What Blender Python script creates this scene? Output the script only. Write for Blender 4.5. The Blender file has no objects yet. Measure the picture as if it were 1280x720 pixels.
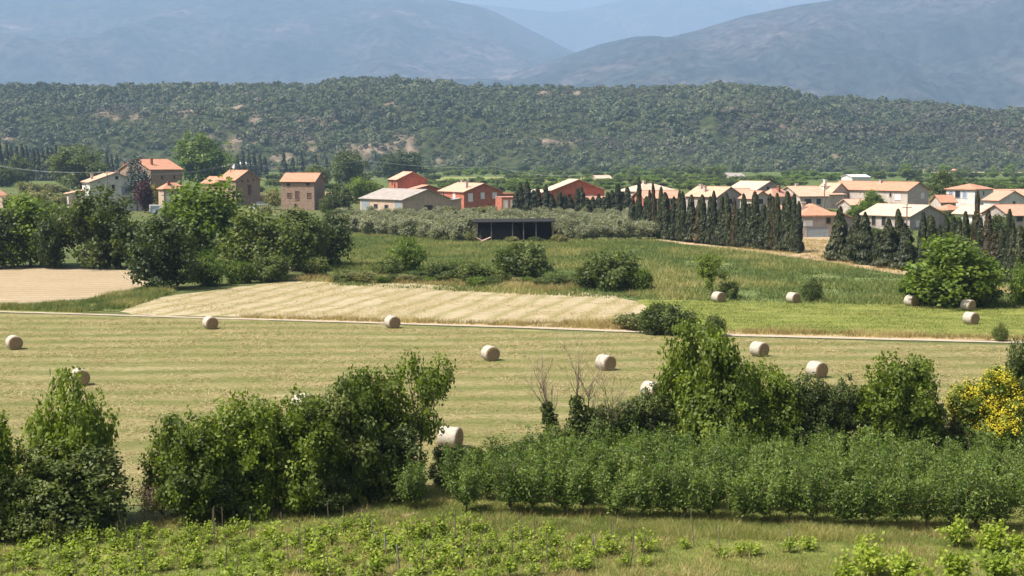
import bpy, bmesh, math, random
import numpy as np
from mathutils import Vector
from mathutils.geometry import tessellate_polygon

random.seed(7)
S = bpy.context.scene
COL = S.collection
R = math.radians

# ------------------------------------------------------------------ camera
F = 1850.0                      # focal length in pixels of a 1280 x 720 picture
HZ = 195.0                      # picture row of the level horizon
CAMZ = 15.0
PITCH = math.atan((360 - HZ) / F)
cd = bpy.data.cameras.new('camera')
cam = bpy.data.objects.new('camera', cd)
COL.objects.link(cam)
cam.location = (0, 0, CAMZ)
cam.rotation_euler = (math.pi / 2 - PITCH, 0, 0)
cd.sensor_width = 36
cd.lens = 36 * F / 1280
cd.clip_start = 0.5
cd.clip_end = 60000
S.camera = cam

# ------------------------------------------------------------------ light
SUN_EL, SUN_AZ = R(57), R(-113)     # azimuth clockwise from +Y
w = bpy.data.worlds.new('World')
S.world = w
w.use_nodes = True
nt = w.node_tree
for n in list(nt.nodes):
    nt.nodes.remove(n)
sky = nt.nodes.new('ShaderNodeTexSky')
sky.sky_type = 'NISHITA'
sky.sun_disc = False
sky.sun_elevation = SUN_EL
sky.sun_rotation = SUN_AZ
sky.air_density = 1.0
sky.dust_density = 8.0
bg = nt.nodes.new('ShaderNodeBackground')
bg.inputs['Strength'].default_value = 0.083
wo = nt.nodes.new('ShaderNodeOutputWorld')
nt.links.new(sky.outputs[0], bg.inputs[0])
nt.links.new(bg.outputs[0], wo.inputs[0])
ld = bpy.data.lights.new('sun', 'SUN')
ld.energy = 5.0
ld.angle = R(0.5)
ld.color = (1.0, 0.95, 0.86)
sun = bpy.data.objects.new('sun', ld)
COL.objects.link(sun)
sd = Vector((math.sin(SUN_AZ) * math.cos(SUN_EL), math.cos(SUN_AZ) * math.cos(SUN_EL), math.sin(SUN_EL)))
sun.rotation_euler = sd.to_track_quat('Z', 'Y').to_euler()
sun.location = (-50, 40, 90)
S.view_settings.view_transform = 'Standard'
S.view_settings.look = 'None'
S.view_settings.exposure = 0.78
S.view_settings.gamma = 1
S.cycles.use_denoising = True
S.cycles.max_bounces = 5
S.cycles.diffuse_bounces = 2
S.cycles.glossy_bounces = 2
S.cycles.transmission_bounces = 3
S.cycles.volume_bounces = 1

# ------------------------------------------------------------------ pixel <-> ground
CP, SP = math.cos(PITCH), math.sin(PITCH)

def P(px, py, z=0.0):
    cx, cy = (px - 640) / F, (360 - py) / F
    d = Vector((cx, CP + cy * SP, -SP + cy * CP))
    t = (z - CAMZ) / d.z
    return Vector((d.x * t, d.y * t, z))

def SC(py):                       # pixels per metre for something standing at row py
    cy = (360 - py) / F
    return F / (-CAMZ / (-SP + cy * CP))

def proj(x, y, z):
    z = z - CAMZ
    dep = y * CP - z * SP
    up = y * SP + z * CP
    return 640 + F * x / dep, 360 - F * up / dep

# ------------------------------------------------------------------ objects
def tag(o, label, cat, group=None, kind=None):
    if label: o['label'] = label
    if cat: o['category'] = cat
    if group: o['group'] = group
    if kind: o['kind'] = kind
    return o

def empty(name, loc=(0, 0, 0), rz=0.0, sc=(1, 1, 1)):
    o = bpy.data.objects.new(name, None)
    o.empty_display_size = 0.2
    o.location = loc
    o.rotation_euler = (0, 0, rz)
    o.scale = sc
    COL.objects.link(o)
    return o

def link(name, me, parent=None):
    o = bpy.data.objects.new(name, me)
    COL.objects.link(o)
    if parent: o.parent = parent
    return o

def npmesh(name, V, faces, mat, tint=None, smooth=False, fattr=None):
    """V (n,3); faces: list of (m,k) index arrays; one attribute value per face."""
    me = bpy.data.meshes.new(name)
    V = np.asarray(V, dtype=np.float32)
    me.vertices.add(len(V))
    me.vertices.foreach_set('co', V.ravel())
    idx, starts, off = [], [], 0
    for f in faces:
        f = np.asarray(f, dtype=np.int32)
        if len(f) == 0: continue
        idx.append(f.ravel())
        starts.append(off + np.arange(len(f), dtype=np.int32) * f.shape[1])
        off += f.size
    idx = np.concatenate(idx); starts = np.concatenate(starts)
    me.loops.add(len(idx)); me.loops.foreach_set('vertex_index', idx)
    me.polygons.add(len(starts)); me.polygons.foreach_set('loop_start', starts)
    if smooth:
        me.polygons.foreach_set('use_smooth', np.ones(len(starts), dtype=bool))
    me.update(calc_edges=True)
    for k, v in dict(tint=tint, **(fattr or {})).items():
        if v is not None:
            dom = 'FACE' if len(v) == len(starts) else 'POINT'
            a = me.attributes.new(k, 'FLOAT', dom)
            a.data.foreach_set('value', np.asarray(v, dtype=np.float32))
    for m in (mat if isinstance(mat, (list, tuple)) else [mat]):
        me.materials.append(m)
    return me

class MB:
    """collects plain shapes into one mesh"""
    def __init__(s): s.v, s.f = [], []
    def poly(s, pts, faces):
        o = len(s.v); s.v += [tuple(p) for p in pts]; s.f += [tuple(i + o for i in f) for f in faces]
    def box(s, a, b):
        x0, y0, z0 = a; x1, y1, z1 = b
        s.poly([(x0, y0, z0), (x1, y0, z0), (x1, y1, z0), (x0, y1, z0), (x0, y0, z1), (x1, y0, z1), (x1, y1, z1), (x0, y1, z1)],
               [(0, 3, 2, 1), (4, 5, 6, 7), (0, 1, 5, 4), (1, 2, 6, 5), (2, 3, 7, 6), (3, 0, 4, 7)])
    def slab(s, q, t):
        q = [Vector(p) for p in q]
        n = (q[1] - q[0]).cross(q[2] - q[0]).normalized()
        if n.z < 0: q.reverse(); n = -n
        m = len(q)
        s.poly(q + [p + n * t for p in q], [tuple(range(m - 1, -1, -1)), tuple(range(m, 2 * m))] +
               [(i, (i + 1) % m, m + (i + 1) % m, m + i) for i in range(m)])
    def tube(s, pts, rad, n=6):
        pts = [Vector(p) for p in pts]
        o = len(s.v)
        for i, p in enumerate(pts):
            d = (pts[min(i + 1, len(pts) - 1)] - pts[max(i - 1, 0)]).normalized()
            a = d.cross(Vector((0, 0, 1)) if abs(d.z) < .9 else Vector((1, 0, 0))).normalized(); b = d.cross(a)
            for k in range(n):
                t = 2 * math.pi * k / n
                s.v.append(tuple(p + (a * math.cos(t) + b * math.sin(t)) * rad[i]))
        for i in range(len(pts) - 1):
            for k in range(n):
                s.f.append((o + i * n + k, o + i * n + (k + 1) % n, o + (i + 1) * n + (k + 1) % n, o + (i + 1) * n + k))
        s.f.append(tuple(o + k for k in range(n - 1, -1, -1)))
        s.f.append(tuple(o + (len(pts) - 1) * n + k for k in range(n)))
    def mesh(s, name, mat, smooth=False):
        me = bpy.data.meshes.new(name)
        me.from_pydata(s.v, [], s.f)
        if smooth: me.polygons.foreach_set('use_smooth', np.ones(len(s.f), dtype=bool))
        me.materials.append(mat); me.update()
        return me
    def build(s, name, mat, parent=None, smooth=False):
        return link(name, s.mesh(name, mat, smooth), parent)

# ------------------------------------------------------------------ materials
def newmat(name):
    m = bpy.data.materials.new(name); m.use_nodes = True
    t = m.node_tree
    for n in list(t.nodes): t.nodes.remove(n)
    return m, t, (lambda k: t.nodes.new(k)), t.links.new

def c4(c): return (c[0], c[1], c[2], 1)

def ramp(N, stops):
    r = N('ShaderNodeValToRGB')
    e = r.color_ramp.elements
    while len(e) < len(stops): e.new(0.5)
    for el, (p, c) in zip(e, stops): el.position = p; el.color = c4(c)
    return r

def foliage(name, cols, trans=0.25, rough=0.55, objvar=0.35):
    """leaf material: own colour from the leaf's tint and from the plant's"""
    m, t, N, L = newmat(name)
    a = N('ShaderNodeAttribute'); a.attribute_name = 'tint'
    oi = N('ShaderNodeObjectInfo')
    mu = N('ShaderNodeMath'); mu.operation = 'MULTIPLY'; mu.inputs[1].default_value = objvar
    L(oi.outputs['Random'], mu.inputs[0])
    m2 = N('ShaderNodeMath'); m2.operation = 'MULTIPLY_ADD'; m2.inputs[1].default_value = 1 - objvar
    L(a.outputs['Fac'], m2.inputs[0]); L(mu.outputs[0], m2.inputs[2])
    n = len(cols)
    r = ramp(N, [(i / (n - 1), c) for i, c in enumerate(cols)])
    L(m2.outputs[0], r.inputs[0])
    b = N('ShaderNodeBsdfPrincipled'); b.inputs['Roughness'].default_value = rough
    b.inputs['Specular IOR Level'].default_value = 0.35
    L(r.outputs[0], b.inputs['Base Color'])
    tr = N('ShaderNodeBsdfTranslucent')
    hs = N('ShaderNodeMix'); hs.data_type = 'RGBA'; hs.blend_type = 'MULTIPLY'; hs.inputs[0].default_value = 1
    hs.inputs[7].default_value = (1.35, 1.45, 0.6, 1)
    L(r.outputs[0], hs.inputs[6]); L(hs.outputs[2], tr.inputs[0])
    mx = N('ShaderNodeMixShader'); mx.inputs[0].default_value = trans
    o = N('ShaderNodeOutputMaterial')
    L(b.outputs[0], mx.inputs[1]); L(tr.outputs[0], mx.inputs[2]); L(mx.outputs[0], o.inputs[0])
    return m

def plain(name, col, col2=None, scale=3.0, rough=0.8, bump=0.0, spec=0.3, detail=6, metal=0, stretch=(1, 1, 1), ramp_at=(0.35, 0.65), world=False):
    m, t, N, L = newmat(name)
    b = N('ShaderNodeBsdfPrincipled'); b.inputs['Roughness'].default_value = rough
    b.inputs['Specular IOR Level'].default_value = spec; b.inputs['Metallic'].default_value = metal
    o = N('ShaderNodeOutputMaterial'); L(b.outputs[0], o.inputs[0])
    tc = N('ShaderNodeTexCoord'); mp = N('ShaderNodeMapping'); mp.inputs['Scale'].default_value = stretch
    L(tc.outputs['Object'], mp.inputs[0])
    nz = N('ShaderNodeTexNoise'); nz.inputs['Scale'].default_value = scale; nz.inputs['Detail'].default_value = detail
    nz.inputs['Roughness'].default_value = 0.65
    L(mp.outputs[0], nz.inputs['Vector'])
    r = ramp(N, [(ramp_at[0], col), (ramp_at[1], col2 or tuple(c * 0.75 for c in col))])
    L(nz.outputs['Fac'], r.inputs[0]); L(r.outputs[0], b.inputs['Base Color'])
    if bump:
        bp = N('ShaderNodeBump'); bp.inputs['Strength'].default_value = bump; bp.inputs['Distance'].default_value = 0.05
        L(nz.outputs['Fac'], bp.inputs['Height']); L(bp.outputs[0], b.inputs['Normal'])
    return m

def tiles(name, col, col2):
    """clay tile roof: courses of tiles up the slope, each a little different"""
    m, t, N, L = newmat(name)
    b = N('ShaderNodeBsdfPrincipled'); b.inputs['Roughness'].default_value = 0.85
    b.inputs['Specular IOR Level'].default_value = 0.2
    o = N('ShaderNodeOutputMaterial'); L(b.outputs[0], o.inputs[0])
    tc = N('ShaderNodeTexCoord')
    n1 = N('ShaderNodeTexNoise'); n1.inputs['Scale'].default_value = 0.7; n1.inputs['Detail'].default_value = 8
    n1.inputs['Roughness'].default_value = 0.75
    L(tc.outputs['Object'], n1.inputs['Vector'])
    vo = N('ShaderNodeTexVoronoi'); vo.inputs['Scale'].default_value = 2.6
    L(tc.outputs['Object'], vo.inputs['Vector'])
    ad = N('ShaderNodeMath'); ad.operation = 'MULTIPLY_ADD'; ad.inputs[1].default_value = 0.28
    L(vo.outputs['Color'], ad.inputs[0]); L(n1.outputs['Fac'], ad.inputs[2])
    r = ramp(N, [(0.38, col2), (0.62, col), (0.95, tuple(min(1, c * 1.12) for c in col))])
    L(ad.outputs[0], r.inputs[0]); L(r.outputs[0], b.inputs['Base Color'])
    wv = N('ShaderNodeTexWave'); wv.inputs['Scale'].default_value = 1.1; wv.bands_direction = 'DIAGONAL'
    L(tc.outputs['Object'], wv.inputs['Vector'])
    bp = N('ShaderNodeBump'); bp.inputs['Strength'].default_value = 0.5; bp.inputs['Distance'].default_value = 0.06
    L(wv.outputs['Fac'], bp.inputs['Height']); L(bp.outputs[0], b.inputs['Normal'])
    return m

def field(name, c1, c2, c3, big=0.05, fine=1.2, rows=None, rowcol=None, rowamt=0.5, bump=0.4, warp=1.2, dist=0.15):
    """worked or grassy ground; rows = (angle of the rows from +X in degrees, spacing in metres, share of the row)"""
    m, t, N, L = newmat(name)
    b = N('ShaderNodeBsdfPrincipled'); b.inputs['Roughness'].default_value = 0.95
    b.inputs['Specular IOR Level'].default_value = 0.1
    o = N('ShaderNodeOutputMaterial'); L(b.outputs[0], o.inputs[0])
    g = N('ShaderNodeNewGeometry')
    def noise(sc, det=8, ro=0.65, vec=None):
        n = N('ShaderNodeTexNoise'); n.inputs['Scale'].default_value = sc; n.inputs['Detail'].default_value = det
        n.inputs['Roughness'].default_value = ro
        L(vec or g.outputs['Position'], n.inputs['Vector']); return n
    nb, nf = noise(big), noise(fine, 10, 0.75)
    r1 = ramp(N, [(0.36, c1), (0.64, c2)]); L(nb.outputs['Fac'], r1.inputs[0])
    mx = N('ShaderNodeMix'); mx.data_type = 'RGBA'
    r2 = ramp(N, [(0.42, (0, 0, 0)), (0.66, (1, 1, 1))]); L(nf.outputs['Fac'], r2.inputs[0])
    L(r2.outputs[0], mx.inputs[0]); L(r1.outputs[0], mx.inputs[6]); mx.inputs[7].default_value = c4(c3)
    col = mx.outputs[2]; hgt = nf.outputs['Fac']
    if rows:
        ang, sp, share = rows
        mp = N('ShaderNodeMapping'); mp.inputs['Rotation'].default_value = (0, 0, -R(ang))
        L(g.outputs['Position'], mp.inputs[0])
        # slow wobble of the rows
        nw = noise(0.05, 3, 0.5); sub = N('ShaderNodeVectorMath'); sub.operation = 'SUBTRACT'
        sub.inputs[1].default_value = (0.5, 0.5, 0.5); L(nw.outputs['Color'], sub.inputs[0])
        scl = N('ShaderNodeVectorMath'); scl.operation = 'SCALE'; scl.inputs['Scale'].default_value = warp * 2
        L(sub.outputs[0], scl.inputs[0])
        nw2 = noise(0.6, 4, 0.6); sub2 = N('ShaderNodeVectorMath'); sub2.operation = 'SUBTRACT'
        sub2.inputs[1].default_value = (0.5, 0.5, 0.5); L(nw2.outputs['Color'], sub2.inputs[0])
        scl2 = N('ShaderNodeVectorMath'); scl2.operation = 'SCALE'; scl2.inputs['Scale'].default_value = warp
        L(sub2.outputs[0], scl2.inputs[0])
        a1 = N('ShaderNodeVectorMath'); L(mp.outputs[0], a1.inputs[0]); L(scl.outputs[0], a1.inputs[1])
        a2 = N('ShaderNodeVectorMath'); L(a1.outputs[0], a2.inputs[0]); L(scl2.outputs[0], a2.inputs[1])
        sx = N('ShaderNodeSeparateXYZ'); L(a2.outputs[0], sx.inputs[0])
        mm = N('ShaderNodeMath'); mm.operation = 'MULTIPLY'; mm.inputs[1].default_value = 1 / sp; L(sx.outputs['Y'], mm.inputs[0])
        fr = N('ShaderNodeMath'); fr.operation = 'PINGPONG'; fr.inputs[1].default_value = 0.5; L(mm.outputs[0], fr.inputs[0])
        rr = ramp(N, [(max(0, share * .5 - dist * .5), (1, 1, 1)), (min(1, share * .5 + dist * .5), (0, 0, 0))]); L(fr.outputs[0], rr.inputs[0])
        # rows stretched and broken along their length
        mp2 = N('ShaderNodeMapping'); mp2.inputs['Rotation'].default_value = (0, 0, -R(ang)); mp2.inputs['Scale'].default_value = (1, 1, 1)
        L(g.outputs['Position'], mp2.inputs[0])
        mp3 = N('ShaderNodeMapping'); mp3.inputs['Scale'].default_value = (0.12, 1.4, 1); L(mp2.outputs[0], mp3.inputs[0])
        nl = noise(1.0, 8, 0.75, mp3.outputs[0])
        rl = ramp(N, [(0.30, (0, 0, 0)), (0.55, (1, 1, 1))]); L(nl.outputs['Fac'], rl.inputs[0])
        m1 = N('ShaderNodeMath'); m1.operation = 'MULTIPLY'; L(rr.outputs[0], m1.inputs[0]); L(rl.outputs[0], m1.inputs[1])
        m2 = N('ShaderNodeMath'); m2.operation = 'MULTIPLY'; m2.inputs[1].default_value = rowamt; L(m1.outputs[0], m2.inputs[0])
        mr = N('ShaderNodeMix'); mr.data_type = 'RGBA'; L(m2.outputs[0], mr.inputs[0]); L(col, mr.inputs[6]); mr.inputs[7].default_value = c4(rowcol)
        col = mr.outputs[2]
    L(col, b.inputs['Base Color'])
    bp = N('ShaderNodeBump'); bp.inputs['Strength'].default_value = bump; bp.inputs['Distance'].default_value = 0.15
    L(hgt, bp.inputs['Height']); L(bp.outputs[0], b.inputs['Normal'])
    return m

M = {}
M['bark'] = plain('bark', (0.16, 0.12, 0.085), (0.07, 0.055, 0.04), 9, 0.9, 0.5)
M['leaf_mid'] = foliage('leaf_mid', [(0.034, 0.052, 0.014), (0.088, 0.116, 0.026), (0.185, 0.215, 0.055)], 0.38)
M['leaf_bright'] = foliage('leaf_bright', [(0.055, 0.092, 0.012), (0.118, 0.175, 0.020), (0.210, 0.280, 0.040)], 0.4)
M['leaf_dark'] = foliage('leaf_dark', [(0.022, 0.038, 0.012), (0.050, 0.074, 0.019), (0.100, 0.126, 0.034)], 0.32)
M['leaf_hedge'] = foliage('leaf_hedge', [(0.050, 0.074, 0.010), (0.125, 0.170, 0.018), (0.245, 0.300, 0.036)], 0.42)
M['leaf_fruit'] = foliage('leaf_fruit', [(0.066, 0.112, 0.020), (0.134, 0.196, 0.036), (0.255, 0.310, 0.090)], 0.42)
M['leaf_olive'] = foliage('leaf_olive', [(0.120, 0.135, 0.070), (0.205, 0.215, 0.120), (0.300, 0.300, 0.185)], 0.2)
M['leaf_cypress'] = foliage('leaf_cypress', [(0.014, 0.021, 0.009), (0.032, 0.042, 0.014), (0.080, 0.082, 0.028)], 0.12)
M['leaf_blue'] = foliage('leaf_blue', [(0.05, 0.07, 0.07), (0.09, 0.115, 0.11), (0.13, 0.155, 0.14)], 0.1)
M['leaf_red'] = foliage('leaf_red', [(0.035, 0.014, 0.018), (0.06, 0.022, 0.03), (0.09, 0.035, 0.04)], 0.2)
M['leaf_yellow'] = foliage('leaf_yellow', [(0.09, 0.11, 0.02), (0.19, 0.19, 0.03), (0.27, 0.24, 0.04)], 0.25)
M['leaf_scrub'] = foliage('leaf_scrub', [(0.040, 0.046, 0.030), (0.085, 0.082, 0.052), (0.150, 0.130, 0.090)], 0.1, 0.8, 0.0)
M['leaf_vine'] = foliage('leaf_vine', [(0.130, 0.190, 0.022), (0.235, 0.305, 0.034), (0.380, 0.435, 0.065)], 0.42)
M['leaf_dry'] = foliage('leaf_dry', [(0.12, 0.08, 0.05), (0.20, 0.14, 0.09), (0.28, 0.21, 0.13)], 0.1)
M['leaf_shrub'] = foliage('leaf_shrub', [(0.09, 0.105, 0.028), (0.17, 0.175, 0.052), (0.26, 0.225, 0.095)], 0.2)
M['blossom'] = foliage('blossom', [(0.30, 0.29, 0.02), (0.52, 0.44, 0.02), (0.66, 0.55, 0.04)], 0.25)
M['leaf_forest'] = foliage('leaf_forest', [(0.024, 0.038, 0.021), (0.048, 0.066, 0.032), (0.074, 0.094, 0.042), (0.112, 0.128, 0.058), (0.150, 0.152, 0.080)], 0.15, 0.7, 0.0)
M['grass_green'] = foliage('grass_green', [(0.09, 0.13, 0.025), (0.17, 0.21, 0.045), (0.33, 0.30, 0.11)], 0.3, 0.6, 0.0)
M['grass_dry'] = foliage('grass_dry', [(0.22, 0.17, 0.07), (0.36, 0.28, 0.12), (0.46, 0.38, 0.19)], 0.25, 0.7, 0.0)
M['grass_meadow'] = foliage('grass_meadow', [(0.090, 0.130, 0.034), (0.19, 0.21, 0.06), (0.40, 0.33, 0.15)], 0.25, 0.7, 0.0)
M['straw'] = foliage('straw', [(0.19, 0.18, 0.055), (0.33, 0.265, 0.12), (0.46, 0.37, 0.20)], 0.1, 0.7, 0.0)

M['roof_orange'] = tiles('roof_orange', (0.45, 0.225, 0.145), (0.31, 0.14, 0.09))
M['roof_peach'] = tiles('roof_peach', (0.50, 0.315, 0.225), (0.39, 0.225, 0.155))
M['roof_cream'] = tiles('roof_cream', (0.51, 0.39, 0.30), (0.40, 0.29, 0.215))
M['roof_pink'] = tiles('roof_pink', (0.48, 0.26, 0.185), (0.36, 0.18, 0.13))
M['roof_grey'] = plain('roof_grey', (0.36, 0.32, 0.29), (0.24, 0.21, 0.19), 0.8, 0.9, 0.2)
M['white'] = plain('white_render', (0.66, 0.65, 0.63), (0.50, 0.48, 0.44), 0.8, 0.85)
M['offwhite'] = plain('offwhite_render', (0.54, 0.47, 0.42), (0.40, 0.335, 0.29), 0.8, 0.85)
M['greywall'] = plain('grey_render', (0.43, 0.38, 0.355), (0.31, 0.265, 0.245), 0.8, 0.9)
M['beige'] = plain('beige_render', (0.52, 0.40, 0.31), (0.40, 0.30, 0.23), 0.7, 0.9)
M['red'] = plain('red_render', (0.48, 0.17, 0.105), (0.34, 0.11, 0.07), 0.8, 0.9)
M['stone'] = plain('stone_wall', (0.38, 0.27, 0.20), (0.20, 0.135, 0.105), 2.2, 0.95, 0.6)
M['glass'] = plain('window_glass', (0.03, 0.035, 0.045), (0.02, 0.022, 0.03), 1, 0.15, 0, 0.5)
M['shutter_blue'] = plain('shutter_blue', (0.24, 0.30, 0.42), (0.20, 0.25, 0.36), 3, 0.6)
M['shutter_white'] = plain('shutter_white', (0.75, 0.75, 0.74), (0.66, 0.66, 0.66), 3, 0.6)
M['shutter_brown'] = plain('shutter_brown', (0.13, 0.07, 0.05), (0.09, 0.05, 0.04), 3, 0.7)
M['door_steel'] = plain('door_steel', (0.27, 0.31, 0.34), (0.21, 0.25, 0.28), 2, 0.6)
M['brick'] = plain('chimney_brick', (0.36, 0.14, 0.09), (0.22, 0.09, 0.06), 5, 0.9, 0.4)
M['black'] = plain('black_sheet', (0.010, 0.008, 0.007), (0.018, 0.015, 0.013), 1.5, 0.8)
M['steel'] = plain('steel_post', (0.11, 0.09, 0.075), (0.17, 0.13, 0.10), 4, 0.7)
M['wood'] = plain('weathered_wood', (0.22, 0.18, 0.14), (0.13, 0.10, 0.08), 6, 0.9, 0.3, stretch=(4, 4, .5))
M['drytwig'] = plain('dry_twig', (0.34, 0.28, 0.19), (0.22, 0.17, 0.11), 6, 0.9)
M['post'] = plain('vine_post', (0.30, 0.28, 0.25), (0.17, 0.15, 0.13), 8, 0.8)
M['wire'] = plain('cable', (0.42, 0.42, 0.42), (0.35, 0.35, 0.35), 1, 0.5)
M['net'] = plain('bale_net_wrap', (0.47, 0.43, 0.38), (0.32, 0.275, 0.215), 7, 0.75, 0.2, stretch=(1, 1, 1))
M['car_white'] = plain('car_paint_white', (0.75, 0.75, 0.76), (0.70, 0.70, 0.72), 1, 0.25, 0, 0.5)
M['car_silver'] = plain('car_paint_silver', (0.50, 0.52, 0.55), (0.46, 0.48, 0.51), 1, 0.25, 0, 0.5, metal=0.5)
M['tyre'] = plain('tyre_rubber', (0.02, 0.02, 0.02), (0.03, 0.03, 0.03), 5, 0.9)
M['tin'] = plain('pale_tin', (0.60, 0.59, 0.57), (0.50, 0.49, 0.47), 0.6, 0.6)
M['pinkboard'] = plain('pink_board', (0.70, 0.48, 0.42), (0.60, 0.36, 0.30), 2, 0.8)
M['blue_sheet'] = plain('blue_sheet', (0.33, 0.40, 0.55), (0.50, 0.55, 0.66), 2, 0.6)

def bale_end():
    m, t, N, L = newmat('bale_straw_end')
    b = N('ShaderNodeBsdfPrincipled'); b.inputs['Roughness'].default_value = 0.95; b.inputs['Specular IOR Level'].default_value = .1
    o = N('ShaderNodeOutputMaterial'); L(b.outputs[0], o.inputs[0])
    tc = N('ShaderNodeTexCoord')
    nz = N('ShaderNodeTexNoise'); nz.inputs['Scale'].default_value = 14; nz.inputs['Detail'].default_value = 8
    L(tc.outputs['Object'], nz.inputs['Vector'])
    wv = N('ShaderNodeTexWave'); wv.wave_type = 'RINGS'; wv.rings_direction = 'Y'; wv.inputs['Scale'].default_value = 2.6
    wv.inputs['Distortion'].default_value = 3; wv.inputs['Detail'].default_value = 4
    L(tc.outputs['Object'], wv.inputs['Vector'])
    ad = N('ShaderNodeMath'); ad.operation = 'MULTIPLY_ADD'; ad.inputs[1].default_value = 0.4
    L(wv.outputs['Fac'], ad.inputs[0]); L(nz.outputs['Fac'], ad.inputs[2])
    r = ramp(N, [(0.35, (0.13, 0.085, 0.05)), (0.85, (0.34, 0.25, 0.15))]); L(ad.outputs[0], r.inputs[0])
    L(r.outputs[0], b.inputs['Base Color'])
    bp = N('ShaderNodeBump'); bp.inputs['Strength'].default_value = 0.8; bp.inputs['Distance'].default_value = 0.03
    L(ad.outputs[0], bp.inputs['Height']); L(bp.outputs[0], b.inputs['Normal'])
    return m
M['bale_end'] = bale_end()

# ------------------------------------------------------------------ noise for terrain
def _hash(i, j, seed):
    h = (i.astype(np.int64) * 374761393 + j.astype(np.int64) * 668265263 + seed * 974711) & 0xffffffff
    h = ((h ^ (h >> 13)) * 1274126177) & 0xffffffff
    h = h ^ (h >> 16)
    return (h & 0xffff) / 65535.0
def vnoise(x, y, seed):
    i, j = np.floor(x), np.floor(y); u, v = x - i, y - j
    u = u * u * u * (u * (u * 6 - 15) + 10); v = v * v * v * (v * (v * 6 - 15) + 10)
    a, b, c, d = _hash(i, j, seed), _hash(i + 1, j, seed), _hash(i, j + 1, seed), _hash(i + 1, j + 1, seed)
    return (a * (1 - u) + b * u) * (1 - v) + (c * (1 - u) + d * u) * v
def fbm(x, y, seed, octv=5, ridged=False):
    t, amp, tot = 0, 1.0, 0
    for k in range(octv):
        n = vnoise(x, y, seed + k * 17)
        if ridged: n = 1 - np.abs(2 * n - 1)
        t = t + amp * n; tot += amp; amp *= .5; x, y = x * 2.03 + 11.3, y * 2.03 + 5.7
    return t / tot

def grid_faces(nx, ny):
    i, j = np.meshgrid(np.arange(nx - 1), np.arange(ny - 1), indexing='xy')
    a = (j * nx + i).ravel()
    return np.stack([a, a + 1, a + nx + 1, a + nx], 1)

# ------------------------------------------------------------------ far mountains
def rough_mat(name, stops, patch, speck, sc, sp):
    m, t, N, L = newmat(name)
    b = N('ShaderNodeBsdfPrincipled'); b.inputs['Roughness'].default_value = 1; b.inputs['Specular IOR Level'].default_value = 0
    o = N('ShaderNodeOutputMaterial'); L(b.outputs[0], o.inputs[0])
    g = N('ShaderNodeNewGeometry')
    n1 = N('ShaderNodeTexNoise'); n1.inputs['Scale'].default_value = sc; n1.inputs['Detail'].default_value = 10; n1.inputs['Roughness'].default_value = .65
    n2 = N('ShaderNodeTexNoise'); n2.inputs['Scale'].default_value = sp; n2.inputs['Detail'].default_value = 4; n2.inputs['Roughness'].default_value = .8
    L(g.outputs['Position'], n1.inputs['Vector']); L(g.outputs['Position'], n2.inputs['Vector'])
    r1 = ramp(N, stops); L(n1.outputs['Fac'], r1.inputs[0])
    r2 = ramp(N, [(0.40, (1.25, 1.2, 1.15)), (0.60, speck)]); L(n2.outputs['Fac'], r2.inputs[0])
    mx = N('ShaderNodeMix'); mx.data_type = 'RGBA'; mx.blend_type = 'MULTIPLY'; mx.inputs[0].default_value = 1
    L(r1.outputs[0], mx.inputs[6]); L(r2.outputs[0], mx.inputs[7])
    L(mx.outputs[2], b.inputs['Base Color'])
    return m

MT = rough_mat('mountain_scrub', [(0.36, (0.016, 0.023, 0.024)), (0.48, (0.032, 0.038, 0.036)), (0.59, (0.066, 0.057, 0.060)), (0.72, (0.150, 0.128, 0.130))], None, (0.15, 0.17, 0.20), 0.0013, 0.019)

def mountain(name, prof, D, W, back, seed, amp, feat, mat, nx=420, ny=170, zb=-5):
    px = np.array([p[0] for p in prof], float); py = np.array([p[1] for p in prof], float)
    xs = np.linspace(px[0], px[-1], nx)
    wx = (xs - 640) / F * D
    top = CAMZ + (HZ - np.interp(xs, px, py)) / F * D
    ker = np.ones(5) / 5
    top = np.convolve(np.pad(top, 2, mode='edge'), ker, 'valid')
    ys = np.concatenate([np.linspace(D - W, D, int(ny * .72)), np.linspace(D, D + back, ny - int(ny * .72) + 1)[1:]])
    X, Y = np.meshgrid(wx, ys, indexing='xy'); T = np.tile(top, (len(ys), 1))
    u = np.where(Y <= D, (Y - (D - W)) / W, 1 - (Y - D) / back)
    sp = fbm(X / feat, Y / feat, seed, 6, True)
    sp2 = fbm(X / feat * 3 + 7, Y / feat * 3, seed + 5, 5, True)
    f = u ** 1.15
    env = np.clip(u * (1 - u) * 4, 0, 1) ** .8
    Z = zb + (T - zb) * f + (T * amp) * env * (sp - .55) + T * amp * .25 * (env + .06) * (sp2 - .55)
    me = npmesh(name, np.stack([X.ravel(), Y.ravel(), Z.ravel()], 1), [grid_faces(nx, len(ys))], mat, smooth=True)
    return tag(link(name, me), None, None, None, 'structure')

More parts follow.
